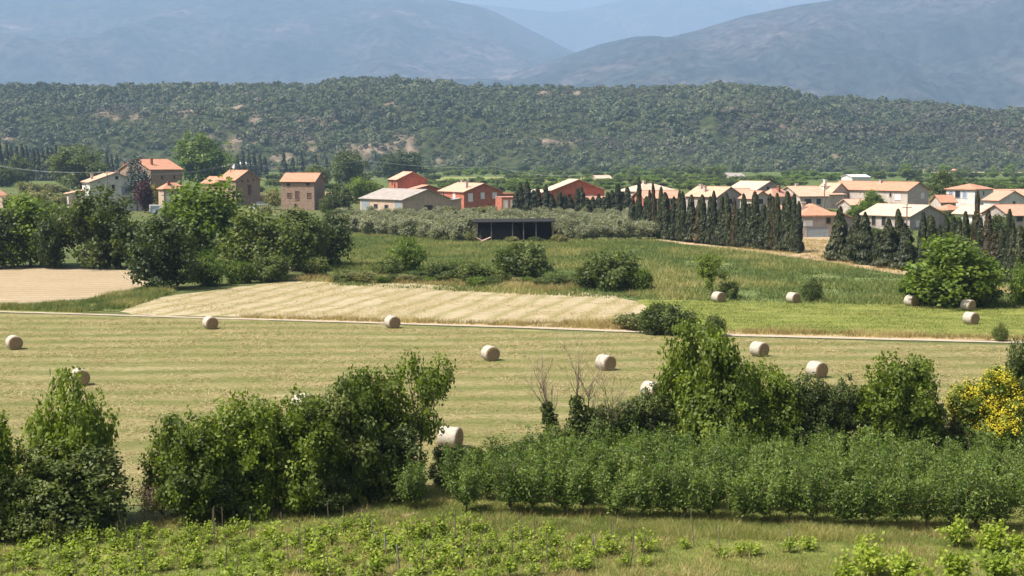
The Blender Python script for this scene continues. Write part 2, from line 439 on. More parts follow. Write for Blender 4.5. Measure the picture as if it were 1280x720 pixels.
mountain('mountain_range', [(-400, -12), (0, -14), (200, -14), (400, -12), (500, -8), (540, 0), (580, 8), (610, 14), (640, 28), (670, 44), (705, 63), (760, 84), (840, 108), (1000, 140), (1200, 160)],
         11000, 5200, 2400, 3, 0.32, 1500, MT)
mountain('mountain_range', [(300, 10), (480, -4), (560, 6), (600, 9), (640, 13), (690, 18), (740, 12), (780, 2), (830, 0), (1000, -2), (1300, 2), (1700, 4)],
         15700, 3000, 2000, 11, 0.4, 1600, MT)
mountain('mountain_range', [(480, 190), (560, 125), (610, 100), (650, 90), (700, 74), (750, 57), (795, 47), (830, 50), (870, 40), (930, 22), (990, 10), (1040, 3), (1100, -10), (1200, -22), (1300, -30), (1700, -35)],
         7600, 3400, 2200, 23, 0.46, 950, MT)
mountain('foothill', [(380, 150), (470, 118), (540, 104), (585, 99), (625, 101), (700, 112), (800, 130), (950, 160)],
         6800, 1700, 1400, 31, 0.3, 800, MT, 160, 70)

# ------------------------------------------------------------------ wooded hill
HB, HR = 1400.0, 2000.0
hp = [(-500, 100), (-200, 98), (0, 110), (80, 112), (150, 113), (250, 111), (380, 110), (430, 107), (480, 105), (530, 109), (600, 113), (700, 114), (850, 113), (900, 111), (950, 113), (1000, 119), (1060, 123), (1100, 127), (1200, 137), (1280, 145), (1400, 153), (1800, 170)]
def hill_z(X, Y):
    xs = np.array([(p[0] - 640) / F * HR for p in hp]); zs = np.array([CAMZ + (HZ - p[1]) / F * HR for p in hp])
    top = np.interp(X, xs, zs)
    u = np.where(Y <= HR, (Y - HB) / (HR - HB), 1 - (Y - HR) / 500)
    n = fbm(X / 210, Y / 300, 41, 5, True); n2 = fbm(X / 45, Y / 45, 51, 4)
    u = np.clip(u + 0.10 * (n2 - .5) * np.clip(u * 4, 0, 1), -0.2, 1)
    uu = np.clip(u, 0, 1)
    # a bluff near the foot on the left half, gentle elsewhere
    left = np.clip((60 - X) / 200, 0, 1) * .55
    f = (1 - left) * uu ** 0.9 + left * (0.30 * np.clip((uu - .06) / .07, 0, 1) + .70 * uu ** 1.1)
    env = np.clip(uu * (1 - uu) * 4, 0, 1)
    return np.where(u < 0, -1.5, -0.5 + top * f + env * (46 * (n - .52)) + 5 * (n2 - .5) * np.clip(uu * 6, 0, 1))
BARE = [(150, 140, 34, 8), (230, 140, 22, 5), (205, 121, 14, 3), (168, 132, 20, 2.5), (392, 186, 26, 13), (432, 182, 22, 11), (465, 184, 28, 10), (382, 150, 22, 5),
        (318, 148, 7, 10), (550, 199, 26, 8), (352, 196, 20, 8), (300, 176, 14, 8), (260, 168, 12, 6), (500, 172, 16, 7), (490, 128, 14, 4), (298, 136, 10, 4), (418, 150, 15, 4), (520, 186, 12, 5),
        (1045, 190, 6, 5), (1150, 155, 30, 3), (1225, 170, 14, 6), (1185, 136, 22, 2.5), (700, 175, 25, 4), (985, 157, 30, 3), (690, 116, 40, 3), (1090, 165, 20, 5), (5, 172, 14, 3)]
def bare(px, py, jx, jy):
    b = np.zeros_like(px)
    for cx, cy, rx, ry in BARE:
        d = np.sqrt(((px - cx) / rx) ** 2 + ((py - cy) / ry) ** 2)
        b = np.maximum(b, np.clip(1.15 - d + (jx - .5) * 2.8, 0, 1))
    return b
nx, ny = 760, 130
X, Y = np.meshgrid(np.linspace(-1150, 1150, nx), np.concatenate([np.linspace(1370, 2000, 100), np.linspace(2010, 2480, 30)]), indexing='xy')
Z = hill_z(X, Y)
hpx, hpy = proj(X, Y, Z + 3)
hb = bare(hpx, hpy, fbm(X / 14, Y / 90, 5, 5), None)
Z = Z + hb * 11 * (fbm(X / 16, Y / 70, 61, 4, True) - .5)
def hill_mat():
    m, t, N, L = newmat('hill_ground')
    b = N('ShaderNodeBsdfPrincipled'); b.inputs['Roughness'].default_value = 1; b.inputs['Specular IOR Level'].default_value = 0
    o = N('ShaderNodeOutputMaterial'); L(b.outputs[0], o.inputs[0])
    g = N('ShaderNodeNewGeometry')
    n1 = N('ShaderNodeTexNoise'); n1.inputs['Scale'].default_value = .12; n1.inputs['Detail'].default_value = 9
    L(g.outputs['Position'], n1.inputs['Vector'])
    r1 = ramp(N, [(0.4, (0.024, 0.034, 0.014)), (0.62, (0.060, 0.066, 0.028))]); L(n1.outputs['Fac'], r1.inputs[0])
    r2 = ramp(N, [(0.4, (0.095, 0.078, 0.052)), (0.6, (0.235, 0.18, 0.14))]); L(n1.outputs['Fac'], r2.inputs[0])
    at = N('ShaderNodeAttribute'); at.attribute_name = 'tint'
    mx = N('ShaderNodeMix'); mx.data_type = 'RGBA'; L(at.outputs['Fac'], mx.inputs[0]); L(r1.outputs[0], mx.inputs[6]); L(r2.outputs[0], mx.inputs[7])
    L(mx.outputs[2], b.inputs['Base Color'])
    return m
me = npmesh('wooded_hill', np.stack([X.ravel(), Y.ravel(), Z.ravel()], 1), [grid_faces(nx, len(Y))], hill_mat(), tint=hb.ravel(), smooth=True)
tag(link('hill', me), None, None, None, 'structure')

# the wood that covers it: reads as one mass
rng = np.random.default_rng(5)
def unit(v): return v / np.maximum(np.linalg.norm(v, axis=1, keepdims=True), 1e-9)
def quads(c, nrm, ln, wd, rng, tang=None):
    """diamond-shaped leaf faces"""
    n = len(c)
    t = rng.normal(size=(n, 3)) if tang is None else tang + rng.normal(size=(n, 3)) * .25
    nrm = unit(nrm); t = unit(t - (t * nrm).sum(1, keepdims=True) * nrm); b = np.cross(nrm, t)
    ln = np.broadcast_to(np.asarray(ln, float), (n,))[:, None] * .5; wd = np.broadcast_to(np.asarray(wd, float), (n,))[:, None] * .5
    V = np.stack([c - t * ln, c + b * wd, c + t * ln, c - b * wd], 1).reshape(-1, 3)
    return V, np.arange(4 * n).reshape(n, 4)
ncand = 43000
tx = rng.uniform(-900, 900, ncand); ty = HB - 5 + (HR + 60 - HB) * rng.uniform(0, 1, ncand) ** .9
keep = np.abs(tx) < ty * .40 + 40
tx, ty = tx[keep], ty[keep]
tz = hill_z(tx, ty)
ppx, ppy = proj(tx, ty, tz + 3)
bb = bare(ppx, ppy, fbm(tx / 14, ty / 90, 5, 5), None)
dens = fbm(tx / 55, ty / 55, 77, 3)
keep = (bb * .72 < rng.uniform(.2, 1.0, len(tx))) & (dens > .26 * rng.uniform(.6, 1.2, len(tx))) & (rng.uniform(size=len(tx)) < .80)
tx, ty, tz, ppz, bbk = tx[keep], ty[keep], tz[keep], ppy[keep], bb[keep]
nt_ = len(tx); K = 62
tr = np.clip(np.exp(rng.normal(.84, .42, nt_)), .9, 6.0) * (0.55 + 1.0 * fbm(tx / 70, ty / 70, 88, 3))
d = unit(rng.normal(size=(nt_ * K, 3))); d[:, 2] = np.abs(d[:, 2]) * 1.1 - .15; d = unit(d)
rr = np.repeat(tr, K)
lump = rng.uniform(.72, 1.08, nt_ * K)
c = np.stack([np.repeat(tx, K), np.repeat(ty, K), np.repeat(tz + tr * .55, K)], 1) + d * (rr * lump)[:, None] * np.array([1, 1, .95])
V, Fq = quads(c, d + rng.normal(size=d.shape) * .45, rr * rng.uniform(.42, .74, len(rr)), rr * rng.uniform(.3, .55, len(rr)), rng)
tt = np.clip(np.repeat(rng.beta(1.6, 2.2, nt_) * .75 + .55 * (fbm(tx / 120, ty / 120, 99, 4) - .42), K) + rng.uniform(0, .22, len(rr)), 0, 1)
sn = fbm(tx / 130, ty / 90, 131, 4) + .22 * np.clip(1 - (ppz - 165) ** 2 / 1600, 0, 1) * (tx > 20) + .25 * bbk
dry = np.repeat(sn + rng.normal(0, .07, nt_) > .73, K)
for nm_, sel, mt_, lb_ in (('woodland', ~dry, M['leaf_forest'], None), ('scrubland', dry, M['leaf_scrub'], 'patches of grey-brown dry scrub among the hillside wood')):
    Vs = V.reshape(-1, 4, 3)[sel].reshape(-1, 3)
    me = npmesh(nm_, Vs, [np.arange(len(Vs)).reshape(-1, 4)], mt_, tint=tt[sel])
    if lb_: tag(link(nm_, me), lb_, 'scrub', None, 'stuff')
    else: wood_me = me
tag(link('woodland', wood_me), 'dense evergreen wood covering the whole hillside', 'woodland', None, 'stuff')
print('forest trees', nt_)

# ------------------------------------------------------------------ ground and fields
gm = field('plain_ground', (0.075, 0.10, 0.030), (0.14, 0.135, 0.055), (0.065, 0.085, 0.028), 0.02, 0.6)
b_ = MB(); b_.poly([(-15000, -600, 0), (15000, -600, 0), (15000, 18200, 0), (-15000, 18200, 0)], [(0, 1, 2, 3)])
tag(b_.build('ground', gm), None, None, None, 'structure')

def world_poly(px, jit=0.25, step=1.5, seed=1):
    rg = random.Random(seed)
    pts = [P(*p) for p in px]; out = []
    for a, b in zip(pts, pts[1:] + pts[:1]):
        n = max(1, min(60, int((b - a).length / step)))
        nr = Vector((-(b - a).y, (b - a).x, 0)).normalized()
        for k in range(n):
            out.append(a.lerp(b, k / n) + nr * (rg.gauss(0, jit) if k else 0))
    return out
LAYER = [0]
def sheet(name, px, mat, jit=0.25, step=1.5, kind='structure', label=None, cat=None):
    LAYER[0] += 1
    z = 0.004 * LAYER[0]
    pts = world_poly(px, jit, step, LAYER[0])
    pts = [Vector((p.x, p.y, z)) for p in pts]
    tri = tessellate_polygon([pts])
    me = bpy.data.meshes.new(name)
    me.from_pydata([tuple(p) for p in pts], [], [tuple(t) for t in tri])
    bm = bmesh.new(); bm.from_mesh(me)
    for f in bm.faces:
        f.normal_update()
        if f.normal.z < 0: f.normal_flip()
    bm.to_mesh(me); bm.free()
    me.materials.append(mat)
    return tag(link(name, me), label, cat, None, kind)

M['f_hay'] = field('mown_hay', (0.245, 0.212, 0.090), (0.345, 0.285, 0.150), (0.150, 0.152, 0.052), 0.11, 1.9, (2.5, 4.3, 0.5), (0.132, 0.148, 0.044), 1.0, 1.2, 1.8, 0.3)
M['f_stub'] = field('straw_stubble', (0.355, 0.295, 0.190), (0.410, 0.345, 0.235), (0.30, 0.245, 0.13), 0.08, 1.2, (76.5, 2.8, 0.34), (0.210, 0.190, 0.075), .9, 0.6, 1.6, 0.24)
M['f_tan'] = field('tan_stubble', (0.345, 0.272, 0.175), (0.405, 0.33, 0.225), (0.255, 0.20, 0.125), 0.1, 1.6, (7, 2.6, 0.4), (0.27, 0.195, 0.12), .8, 0.6)
M['f_green'] = field('green_ley', (0.160, 0.185, 0.036), (0.21, 0.22, 0.055), (0.115, 0.15, 0.028), 0.06, 1.0, (-4, 3.5, 0.5), (0.25, 0.23, 0.075), 0.5, 0.5)
M['f_meadow'] = field('rough_meadow', (0.105, 0.142, 0.046), (0.19, 0.195, 0.072), (0.125, 0.150, 0.052), 0.06, 0.5, (12, 3.2, 0.45), (0.080, 0.120, 0.036), .75, 0.8)
M['f_verge'] = field('grass_verge', (0.15, 0.17, 0.045), (0.26, 0.23, 0.09), (0.11, 0.14, 0.04), 0.2, 1.5)
M['f_vine'] = field('vineyard_floor', (0.135, 0.165, 0.035), (0.22, 0.21, 0.065), (0.11, 0.14, 0.03), 0.25, 1.6, None, None, 0.5, 0.8)
M['f_orch'] = field('orchard_floor', (0.14, 0.165, 0.042), (0.24, 0.215, 0.075), (0.11, 0.125, 0.036), 0.25, 1.6, None, None, 0.5, 0.8)
M['f_track'] = field('pale_track', (0.40, 0.335, 0.26), (0.46, 0.39, 0.31), (0.32, 0.26, 0.19), 0.5, 2.5)
M['f_sand'] = field('sandy_bank', (0.38, 0.27, 0.17), (0.43, 0.32, 0.21), (0.28, 0.215, 0.11), 0.15, 1.0)
M['f_dry'] = field('dry_verge', (0.36, 0.27, 0.14), (0.42, 0.32, 0.18), (0.28, 0.21, 0.10), 0.2, 1.2)
M['f_yel'] = field('yellow_strip', (0.19, 0.21, 0.06), (0.24, 0.235, 0.085), (0.15, 0.18, 0.05), 0.02, 0.4)
M['f_vinefar'] = field('far_vineyard', (0.065, 0.105, 0.024), (0.11, 0.14, 0.036), (0.055, 0.08, 0.022), 0.03, 0.5, (20, 4, 0.5), (0.13, 0.145, 0.05), 0.7)
M['f_sandfar'] = field('far_sandy_strip', (0.46, 0.38, 0.25), (0.52, 0.43, 0.30), (0.38, 0.32, 0.19), 0.02, 0.3)

sheet('far_field', [(-60, 214), (660, 213.6), (1340, 214), (1340, 236), (1180, 238), (660, 240), (-60, 236)], M['f_vinefar'], 1.0, 12)
sheet('far_field', [(545, 221), (900, 221), (900, 227.5), (545, 228)], M['f_yel'], .6, 8)
sheet('far_field', [(660, 228), (900, 228.5), (1000, 232), (960, 244), (640, 243)], M['f_vinefar'], .6, 8)
sheet('far_field', [(1150, 216.5), (1350, 216.5), (1350, 240), (1250, 238), (1140, 230)], M['f_vinefar'], .6, 8)
sheet('far_field', [(1145, 212.5), (1350, 212), (1350, 216), (1150, 215.5)], M['f_sandfar'], .6, 8)
sheet('far_field', [(395, 240), (470, 240), (465, 247), (398, 248)], M['f_sand'], .6, 4)
sheet('meadow', [(400, 288), (600, 300), (815, 299), (900, 309), (1000, 321), (1060, 331), (1140, 345), (1300, 375), (1300, 388), (1270, 383), (800, 376), (700, 366), (420, 358), (395, 350)], M['f_meadow'], .5)
sheet('hay_field', [(-160, 390), (0, 392), (300, 400), (640, 412), (900, 421), (1290, 433), (1290, 520), (1290, 600), (600, 615), (0, 640), (-160, 640)], M['f_hay'], .2, 1.2)
sheet('stubble_field', [(165, 394), (150, 390), (200, 372), (350, 352), (420, 352), (560, 356), (700, 363), (770, 370), (802, 378), (810, 388), (775, 405), (690, 408), (640, 406), (400, 399)], M['f_stub'], .3)
sheet('stubble_field', [(-160, 332), (0, 334), (120, 336), (172, 339), (182, 352), (176, 362), (120, 376), (40, 384), (-160, 386)], M['f_tan'], .3)
sheet('green_field', [(800, 375), (1000, 378), (1280, 384), (1400, 388), (1400, 424), (1280, 424), (1000, 418), (880, 414), (830, 404), (806, 388)], M['f_green'], .3)
sheet('verge', [(-160, 386.5), (40, 384), (120, 376), (180, 361), (212, 366), (150, 389), (100, 392), (-160, 388)], M['f_verge'], .3)
sheet('verge', [(290, 397.5), (400, 399.5), (640, 405.5), (780, 404.5), (880, 413.5), (1000, 418), (1290, 424), (1290, 427.5), (900, 419), (640, 408.5), (300, 399)], M['f_dry'], .12)
sheet('track', [(-160, 387.5), (0, 389.5), (300, 398.3), (640, 408.3), (900, 418), (1250, 427), (1400, 431), (1400, 433), (1250, 429), (900, 420.2), (640, 410.1), (300, 399.8), (0, 390.7), (-160, 388.7)], M['f_track'], .05)
sheet('sandy_path', [(820, 299), (905, 308.5), (1000, 318), (1045, 315), (1060, 325), (1140, 341), (1200, 352), (1290, 368), (1290, 372), (1140, 346), (1050, 332), (990, 322.5), (900, 311.5), (815, 301)], M['f_sand'], .2)
sheet('sandy_path', [(1004, 292), (1050, 292), (1060, 328), (1000, 320)], M['f_sand'], .3)
sheet('vineyard_floor', [(-200, 705), (0, 683), (180, 657), (330, 640), (520, 627), (640, 640), (1280, 668), (1480, 674), (1480, 860), (-200, 860)], M['f_vine'], .15, 1)
sheet('orchard_floor', [(505, 618), (620, 590), (1280, 560), (1480, 560), (1480, 676), (1280, 670), (640, 643), (520, 630)], M['f_orch'], .15, 1)
sheet('sandy_patch', [(472, 640), (486, 635), (512, 636), (528, 643), (505, 648), (478, 646)], M['f_sand'], .06, .4)

# ------------------------------------------------------------------ grass
def in_poly(x, y, poly):
    ins = np.zeros(len(x), bool); n = len(poly); j = n - 1
    for i in range(n):
        xi, yi, xj, yj = poly[i].x, poly[i].y, poly[j].x, poly[j].y
        if yi != yj:
            c = ((yi > y) != (yj > y)) & (x < (xj - xi) * (y - yi) / (yj - yi) + xi)
            ins ^= c
        j = i
    return ins
def grass(name, label, px, n, h, wd, blades, spread, mat, seed, patch=8.0, thresh=0.0, lean=.45, bias=0.0):
    rg = np.random.default_rng(seed)
    poly = [P(*p) for p in px]
    xs = [p.x for p in poly]; ys = [p.y for p in poly]
    x = rg.uniform(min(xs), max(xs), n * 3); y = rg.uniform(min(ys), max(ys), n * 3)
    k = in_poly(x, y, poly); x, y = x[k], y[k]
    dn = fbm(x / patch, y / patch, seed, 4)
    k = dn > thresh + rg.uniform(-.12, .12, len(x)); x, y, dn = x[k][:n], y[k][:n], dn[k][:n]
    m = len(x) * blades
    bx = np.repeat(x, blades) + rg.normal(0, spread, m); by = np.repeat(y, blades) + rg.normal(0, spread, m)
    hh = np.repeat(rg.uniform(.5, 1.2, len(x)) * h * (.5 + dn), blades) * rg.uniform(.6, 1.15, m)
    a = rg.uniform(0, 2 * math.pi, m); l = rg.normal(0, lean, (m, 2))
    dx, dy = np.cos(a) * wd * .5, np.sin(a) * wd * .5
    z0 = np.full(m, 0.02)
    V = np.stack([np.stack([bx - dx, by - dy, z0], 1), np.stack([bx + dx, by + dy, z0], 1), np.stack([bx + l[:, 0] * hh, by + l[:, 1] * hh, hh], 1)], 1).reshape(-1, 3)
    t = np.clip(np.repeat((dn - .3) * 1.6 + rg.normal(0, .15, len(x)), blades) + rg.normal(0, .12, m) + bias, 0, 1)
    me = npmesh(name, V, [np.arange(3 * m).reshape(m, 3)], mat, tint=t)
    return tag(link(name, me), label, 'grass', None, 'stuff')
grass('grass', 'rough green grass between the young vines', [(-100, 690), (180, 657), (330, 640), (520, 627), (700, 640), (1400, 668), (1400, 800), (-100, 800)], 30000, .20, .022, 9, .16, M['grass_green'], 3, 2.5, .25)
grass('dry_grass', 'rough dry grass among the young vines', [(-100, 690), (180, 657), (330, 640), (520, 627), (700, 640), (1400, 668), (1400, 800), (-100, 800)], 6500, .34, .022, 9, .13, M['grass_dry'], 33, 1.6, .46)
grass('grass', 'yellowing grass strip in front of the orchard', [(480, 628), (640, 634), (1400, 664), (1400, 690), (640, 668), (430, 655)], 9000, .30, .024, 9, .14, M['grass_green'], 4, 1.5, .30, .6, .22)
grass('grass', 'grass under the orchard trees', [(505, 618), (620, 600), (1400, 600), (1400, 672), (640, 641)], 5000, .25, .025, 8, .16, M['grass_green'], 14, 1.5, .3)
grass('straw_litter', 'cut straw lying over the mown hay field', [(-100, 391), (300, 402), (640, 413), (1350, 437), (1350, 560), (620, 590), (0, 640), (-100, 640)], 42000, .12, .06, 4, .32, M['straw'], 5, 3.0, .36, 2.8, .02)
grass('dry_grass', 'dry grass standing along the pale farm track', [(300, 396.5), (640, 404.5), (780, 403), (880, 412), (1290, 423), (1290, 427), (900, 417.5), (640, 408), (300, 398)], 5000, .55, .05, 8, .25, M['grass_dry'], 6, 3.0, .3)
grass('weeds', 'green weeds along the verge by the tan field', [(-60, 386), (40, 383), (120, 375), (180, 361), (215, 366), (150, 388), (100, 391)], 4500, .55, .07, 8, .25, M['grass_meadow'], 7, 3.0, .3)
grass('meadow_grass', 'tall uneven grass of the rough meadow', [(400, 290), (600, 301), (815, 301), (1000, 324), (1140, 347), (1300, 377), (1300, 386), (800, 375), (420, 357)], 42000, .50, .10, 5, .40, M['grass_meadow'], 8, 9.0, .30, .5, -.06)
grass('dry_grass', 'dry scrub grass on the meadow edge above the stubble', [(390, 346), (560, 351), (700, 358), (800, 371), (770, 371), (560, 357), (420, 353), (350, 353)], 4500, .6, .06, 7, .3, M['grass_dry'], 9, 4.0, .42)
grass('dry_grass', 'dry grass on the sandy bank below the cypresses', [(1000, 300), (1050, 300), (1060, 326), (1140, 343), (1290, 366), (1290, 371), (1050, 333), (900, 311)], 1500, .5, .06, 7, .3, M['grass_dry'], 10, 4.0, .35)
grass('stubble', 'pale stubble standing in the striped field', [(165, 393), (200, 373), (350, 353), (560, 357), (700, 364), (800, 379), (775, 403), (640, 404), (400, 398)], 16000, .10, .06, 4, .28, M['straw'], 12, 3.0, .42, 1.5, .3)
grass('grass', 'short grass of the bright green field', [(810, 376), (1000, 379), (1350, 386), (1350, 423), (1000, 416), (880, 412), (830, 402)], 12000, .14, .07, 5, .3, M['grass_green'], 13, 5.0, .3)

# ------------------------------------------------------------------ plants
def tubes_for(pairs, mat, name, n=6):
    b = MB()
    for pts, rad in pairs: b.tube(pts, rad, n)
    return b.mesh(name, mat, True)

def lobes(rng, k, hw, z0, z1, rmin=.34, rmax=.55, shape=1.0):
    out = []
    zc, hh = (z0 + z1) / 2, (z1 - z0) / 2
    for i in range(k):
        for _ in range(30):
            p = rng.uniform(-1, 1, 3)
            if (p ** 2).sum() < 1: break
        r = rng.uniform(rmin, rmax) * min(hw, hh * 1.1)
        q = np.array([p[0] * (hw - r * .8), p[1] * (hw - r * .8), zc + p[2] * (hh - r * .8)])
        f = 1 - max(0, (q[2] - zc) / hh) ** 2 * .45 * shape
        q[0] *= f; q[1] *= f
        out.append((q, r))
    return out

def crown_mesh(name, rng, lb, ncl, per, cr, ln, wd, mat, up=.5, out=.8, zmin=.1, jit=.6, inner=.55, tilt=None):
    ctr = np.array([l[0] for l in lb]); rad = np.array([l[1] for l in lb])
    wgt = rad ** 2 / (rad ** 2).sum()
    li = rng.choice(len(lb), ncl, p=wgt)
    dv = unit(rng.normal(size=(ncl, 3)))
    cc = ctr[li] + dv * (rad[li] * rng.uniform(inner, 1.06, ncl))[:, None]
    k = cc[:, 2] > zmin
    cc, dv = cc[k], dv[k]
    ctint = np.clip(rng.normal(.48, .26, len(cc)), 0, 1)
    n = len(cc) * per
    c = np.repeat(cc, per, 0) + rng.normal(size=(n, 3)) * cr
    dd = np.repeat(dv, per, 0)
    nr = dd * out + np.array([0, 0, up]) + rng.normal(size=(n, 3)) * jit
    k = c[:, 2] > zmin * .5
    c, nr = c[k], nr[k]; tt = np.repeat(ctint, per)[k]; n = len(c)
    sz = rng.uniform(.65, 1.25, n)
    V, Fq = quads(c, nr, ln * sz, wd * sz, rng, tilt)
    return npmesh(name, V, [Fq], mat, tint=np.clip(tt + rng.normal(0, .09, n), 0, 1))

def trunk_mesh(rng, lb, h0, r0, mat, lean=.05, nlimb=8):
    fork = Vector((rng.normal(0, lean) * h0, rng.normal(0, lean) * h0, h0))
    mid = fork * .5 + Vector((rng.normal(0, .04) * h0, rng.normal(0, .04) * h0, 0))
    pr = [([(0, 0, -.15), (0, 0, .1), mid, fork], [r0 * 1.35, r0 * 1.1, r0 * .85, r0 * .7])]
    for (c, r) in list(lb)[:nlimb]:
        e = Vector(c); m = fork.lerp(e, .5) + Vector((rng.normal(0, .12), rng.normal(0, .12), abs(rng.normal(0, .1)))) * r
        pr.append(([fork, m, e], [r0 * .5, r0 * .3, r0 * .12]))
        for _ in range(2):
            g = e + Vector(unit(rng.normal(size=(1, 3)))[0]) * float(r) * .75
            pr.append(([m, m.lerp(g, .55) + Vector(rng.normal(0, .1, 3)) * float(r), g], [r0 * .22, r0 * .14, r0 * .04]))
    return tubes_for(pr, mat, 'trunk', 6)

KIT = {}
def kit(name, i):  # (trunk mesh, crown mesh, nominal height, nominal half width)
    return KIT[name][i % len(KIT[name])]
def make_kit(name, n, seed, H, HW, k, z0, ncl, per, cr, ln, wd, mat, bark='bark', r0=None, h0=None, **kw):
    lo = dict(rmin=kw.pop('rmin', .34), rmax=kw.pop('rmax', .55), shape=kw.pop('shape', 1.0))
    out = []
    for i in range(n):
        rg = np.random.default_rng(seed + i * 13)
        lb = lobes(rg, k, HW, z0, H, **lo)
        cm = crown_mesh('crown', rg, lb, ncl, per, cr, ln, wd, mat, **kw)
        tm = trunk_mesh(rg, lb, h0 or max(.25, z0 + .12 * H), r0 or H * .018, M[bark])
        co = np.empty(len(cm.vertices) * 3, np.float32); cm.vertices.foreach_get('co', co); co = co.reshape(-1, 3)
        out.append((tm, cm, float(np.percentile(co[:, 2], 99.5)), float(np.percentile(np.abs(co[:, 0]), 98.5))))
    KIT[name] = out

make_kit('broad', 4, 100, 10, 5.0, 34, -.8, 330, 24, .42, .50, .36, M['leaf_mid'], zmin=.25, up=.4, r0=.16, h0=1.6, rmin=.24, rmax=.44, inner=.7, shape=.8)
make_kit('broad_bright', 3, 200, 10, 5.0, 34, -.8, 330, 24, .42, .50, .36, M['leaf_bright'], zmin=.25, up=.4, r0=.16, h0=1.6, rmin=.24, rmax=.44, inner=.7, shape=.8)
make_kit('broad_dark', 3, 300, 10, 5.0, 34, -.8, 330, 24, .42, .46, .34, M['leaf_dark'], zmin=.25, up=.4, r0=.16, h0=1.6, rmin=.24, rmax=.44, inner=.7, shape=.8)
make_kit('broad_shrub', 3, 350, 4, 3.0, 12, .1, 160, 22, .30, .36, .24, M['leaf_shrub'], zmin=.1)
make_kit('bush_mid', 4, 400, 4, 2.8, 15, -.7, 220, 26, .26, .32, .20, M['leaf_mid'], zmin=.05)
make_kit('bush_bright', 3, 450, 4, 2.8, 15, -.7, 220, 26, .26, .32, .20, M['leaf_bright'], zmin=.05)
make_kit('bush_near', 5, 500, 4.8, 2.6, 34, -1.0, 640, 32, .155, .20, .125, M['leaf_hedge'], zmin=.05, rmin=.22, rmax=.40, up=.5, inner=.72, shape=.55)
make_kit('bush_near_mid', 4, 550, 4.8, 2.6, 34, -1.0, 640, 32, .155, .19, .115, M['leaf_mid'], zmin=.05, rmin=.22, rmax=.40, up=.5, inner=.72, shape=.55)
make_kit('sapling', 2, 600, 6.0, 2.0, 15, 1.4, 230, 22, .16, .19, .11, M['leaf_hedge'], zmin=1.0, rmin=.22, rmax=.36, r0=.07)
make_kit('dry_near', 2, 650, 2.4, 1.7, 9, .0, 160, 20, .16, .18, .05, M['leaf_dry'], zmin=.05)
make_kit('olive', 4, 700, 4.2, 2.6, 18, .1, 210, 20, .26, .34, .17, M['leaf_olive'], zmin=.2, r0=.14, inner=.65)
make_kit('round_far', 4, 800, 8, 4.2, 11, .5, 110, 12, .6, .95, .7, M['leaf_mid'], zmin=.3)
make_kit('round_far_bright', 3, 850, 8, 4.2, 11, .5, 110, 12, .6, .95, .7, M['leaf_bright'], zmin=.3)
make_kit('blue_tree', 1, 880, 12, 3.2, 16, 1, 260, 18, .4, .5, .3, M['leaf_blue'], zmin=.7)
make_kit('red_tree', 1, 890, 7, 2.4, 10, .5, 180, 18, .35, .45, .3, M['leaf_red'], zmin=.3)

def fruit_kit(n):
    out = []
    for i in range(n):
        rg = np.random.default_rng(900 + i * 7)
        pr = [([(0, 0, -.1), (rg.normal(0, .03), rg.normal(0, .03), .55)], [.055, .045])]
        C, Nn, T = [], [], []
        for s in range(20):                              # upright shoots of a goblet-pruned tree
            a = rg.uniform(0, 2 * math.pi); rr0 = rg.uniform(.25, .95); hgt = rg.uniform(1.9, 3.05) - .35 * rr0 + (.45 if rg.random() < .16 else 0)
            e = np.array([math.cos(a) * rr0, math.sin(a) * rr0, hgt]); m = np.array([math.cos(a) * rr0 * .75, math.sin(a) * rr0 * .75, hgt * .55])
            o = np.array([0, 0, .5])
            pr.append(([tuple(o), tuple(m), tuple(e)], [.03, .018, .005]))
            q = 118
            t = rg.uniform(.2, 1.06, q)[:, None]
            p = (1 - t) ** 2 * o + 2 * t * (1 - t) * m + t ** 2 * e
            sp = (.19 * (1.1 - .55 * t))
            C.append(p + rg.normal(size=(q, 3)) * sp); Nn.append(rg.normal(size=(q, 3)) + np.array([math.cos(a) * .4, math.sin(a) * .4, .5]))
            T.append(np.clip(rg.normal(.45, .2) + rg.normal(0, .15, q) + .12 * (t[:, 0] - .5), 0, 1))
        C = np.concatenate(C); Nn = np.concatenate(Nn); T = np.concatenate(T)
        sz = rg.uniform(.7, 1.25, len(C))
        td = np.tile(np.array([0, 0, -.5]), (len(C), 1)) + rg.normal(size=(len(C), 3)) * .6
        V, Fq = quads(C, Nn, .17 * sz, .068 * sz, rg, td)
        out.append((tubes_for(pr, M['bark'], 'trunk', 5), npmesh('crown', V, [Fq], M['leaf_fruit'], tint=T), 2.95, 1.0))
    KIT['fruit'] = out
fruit_kit(6)

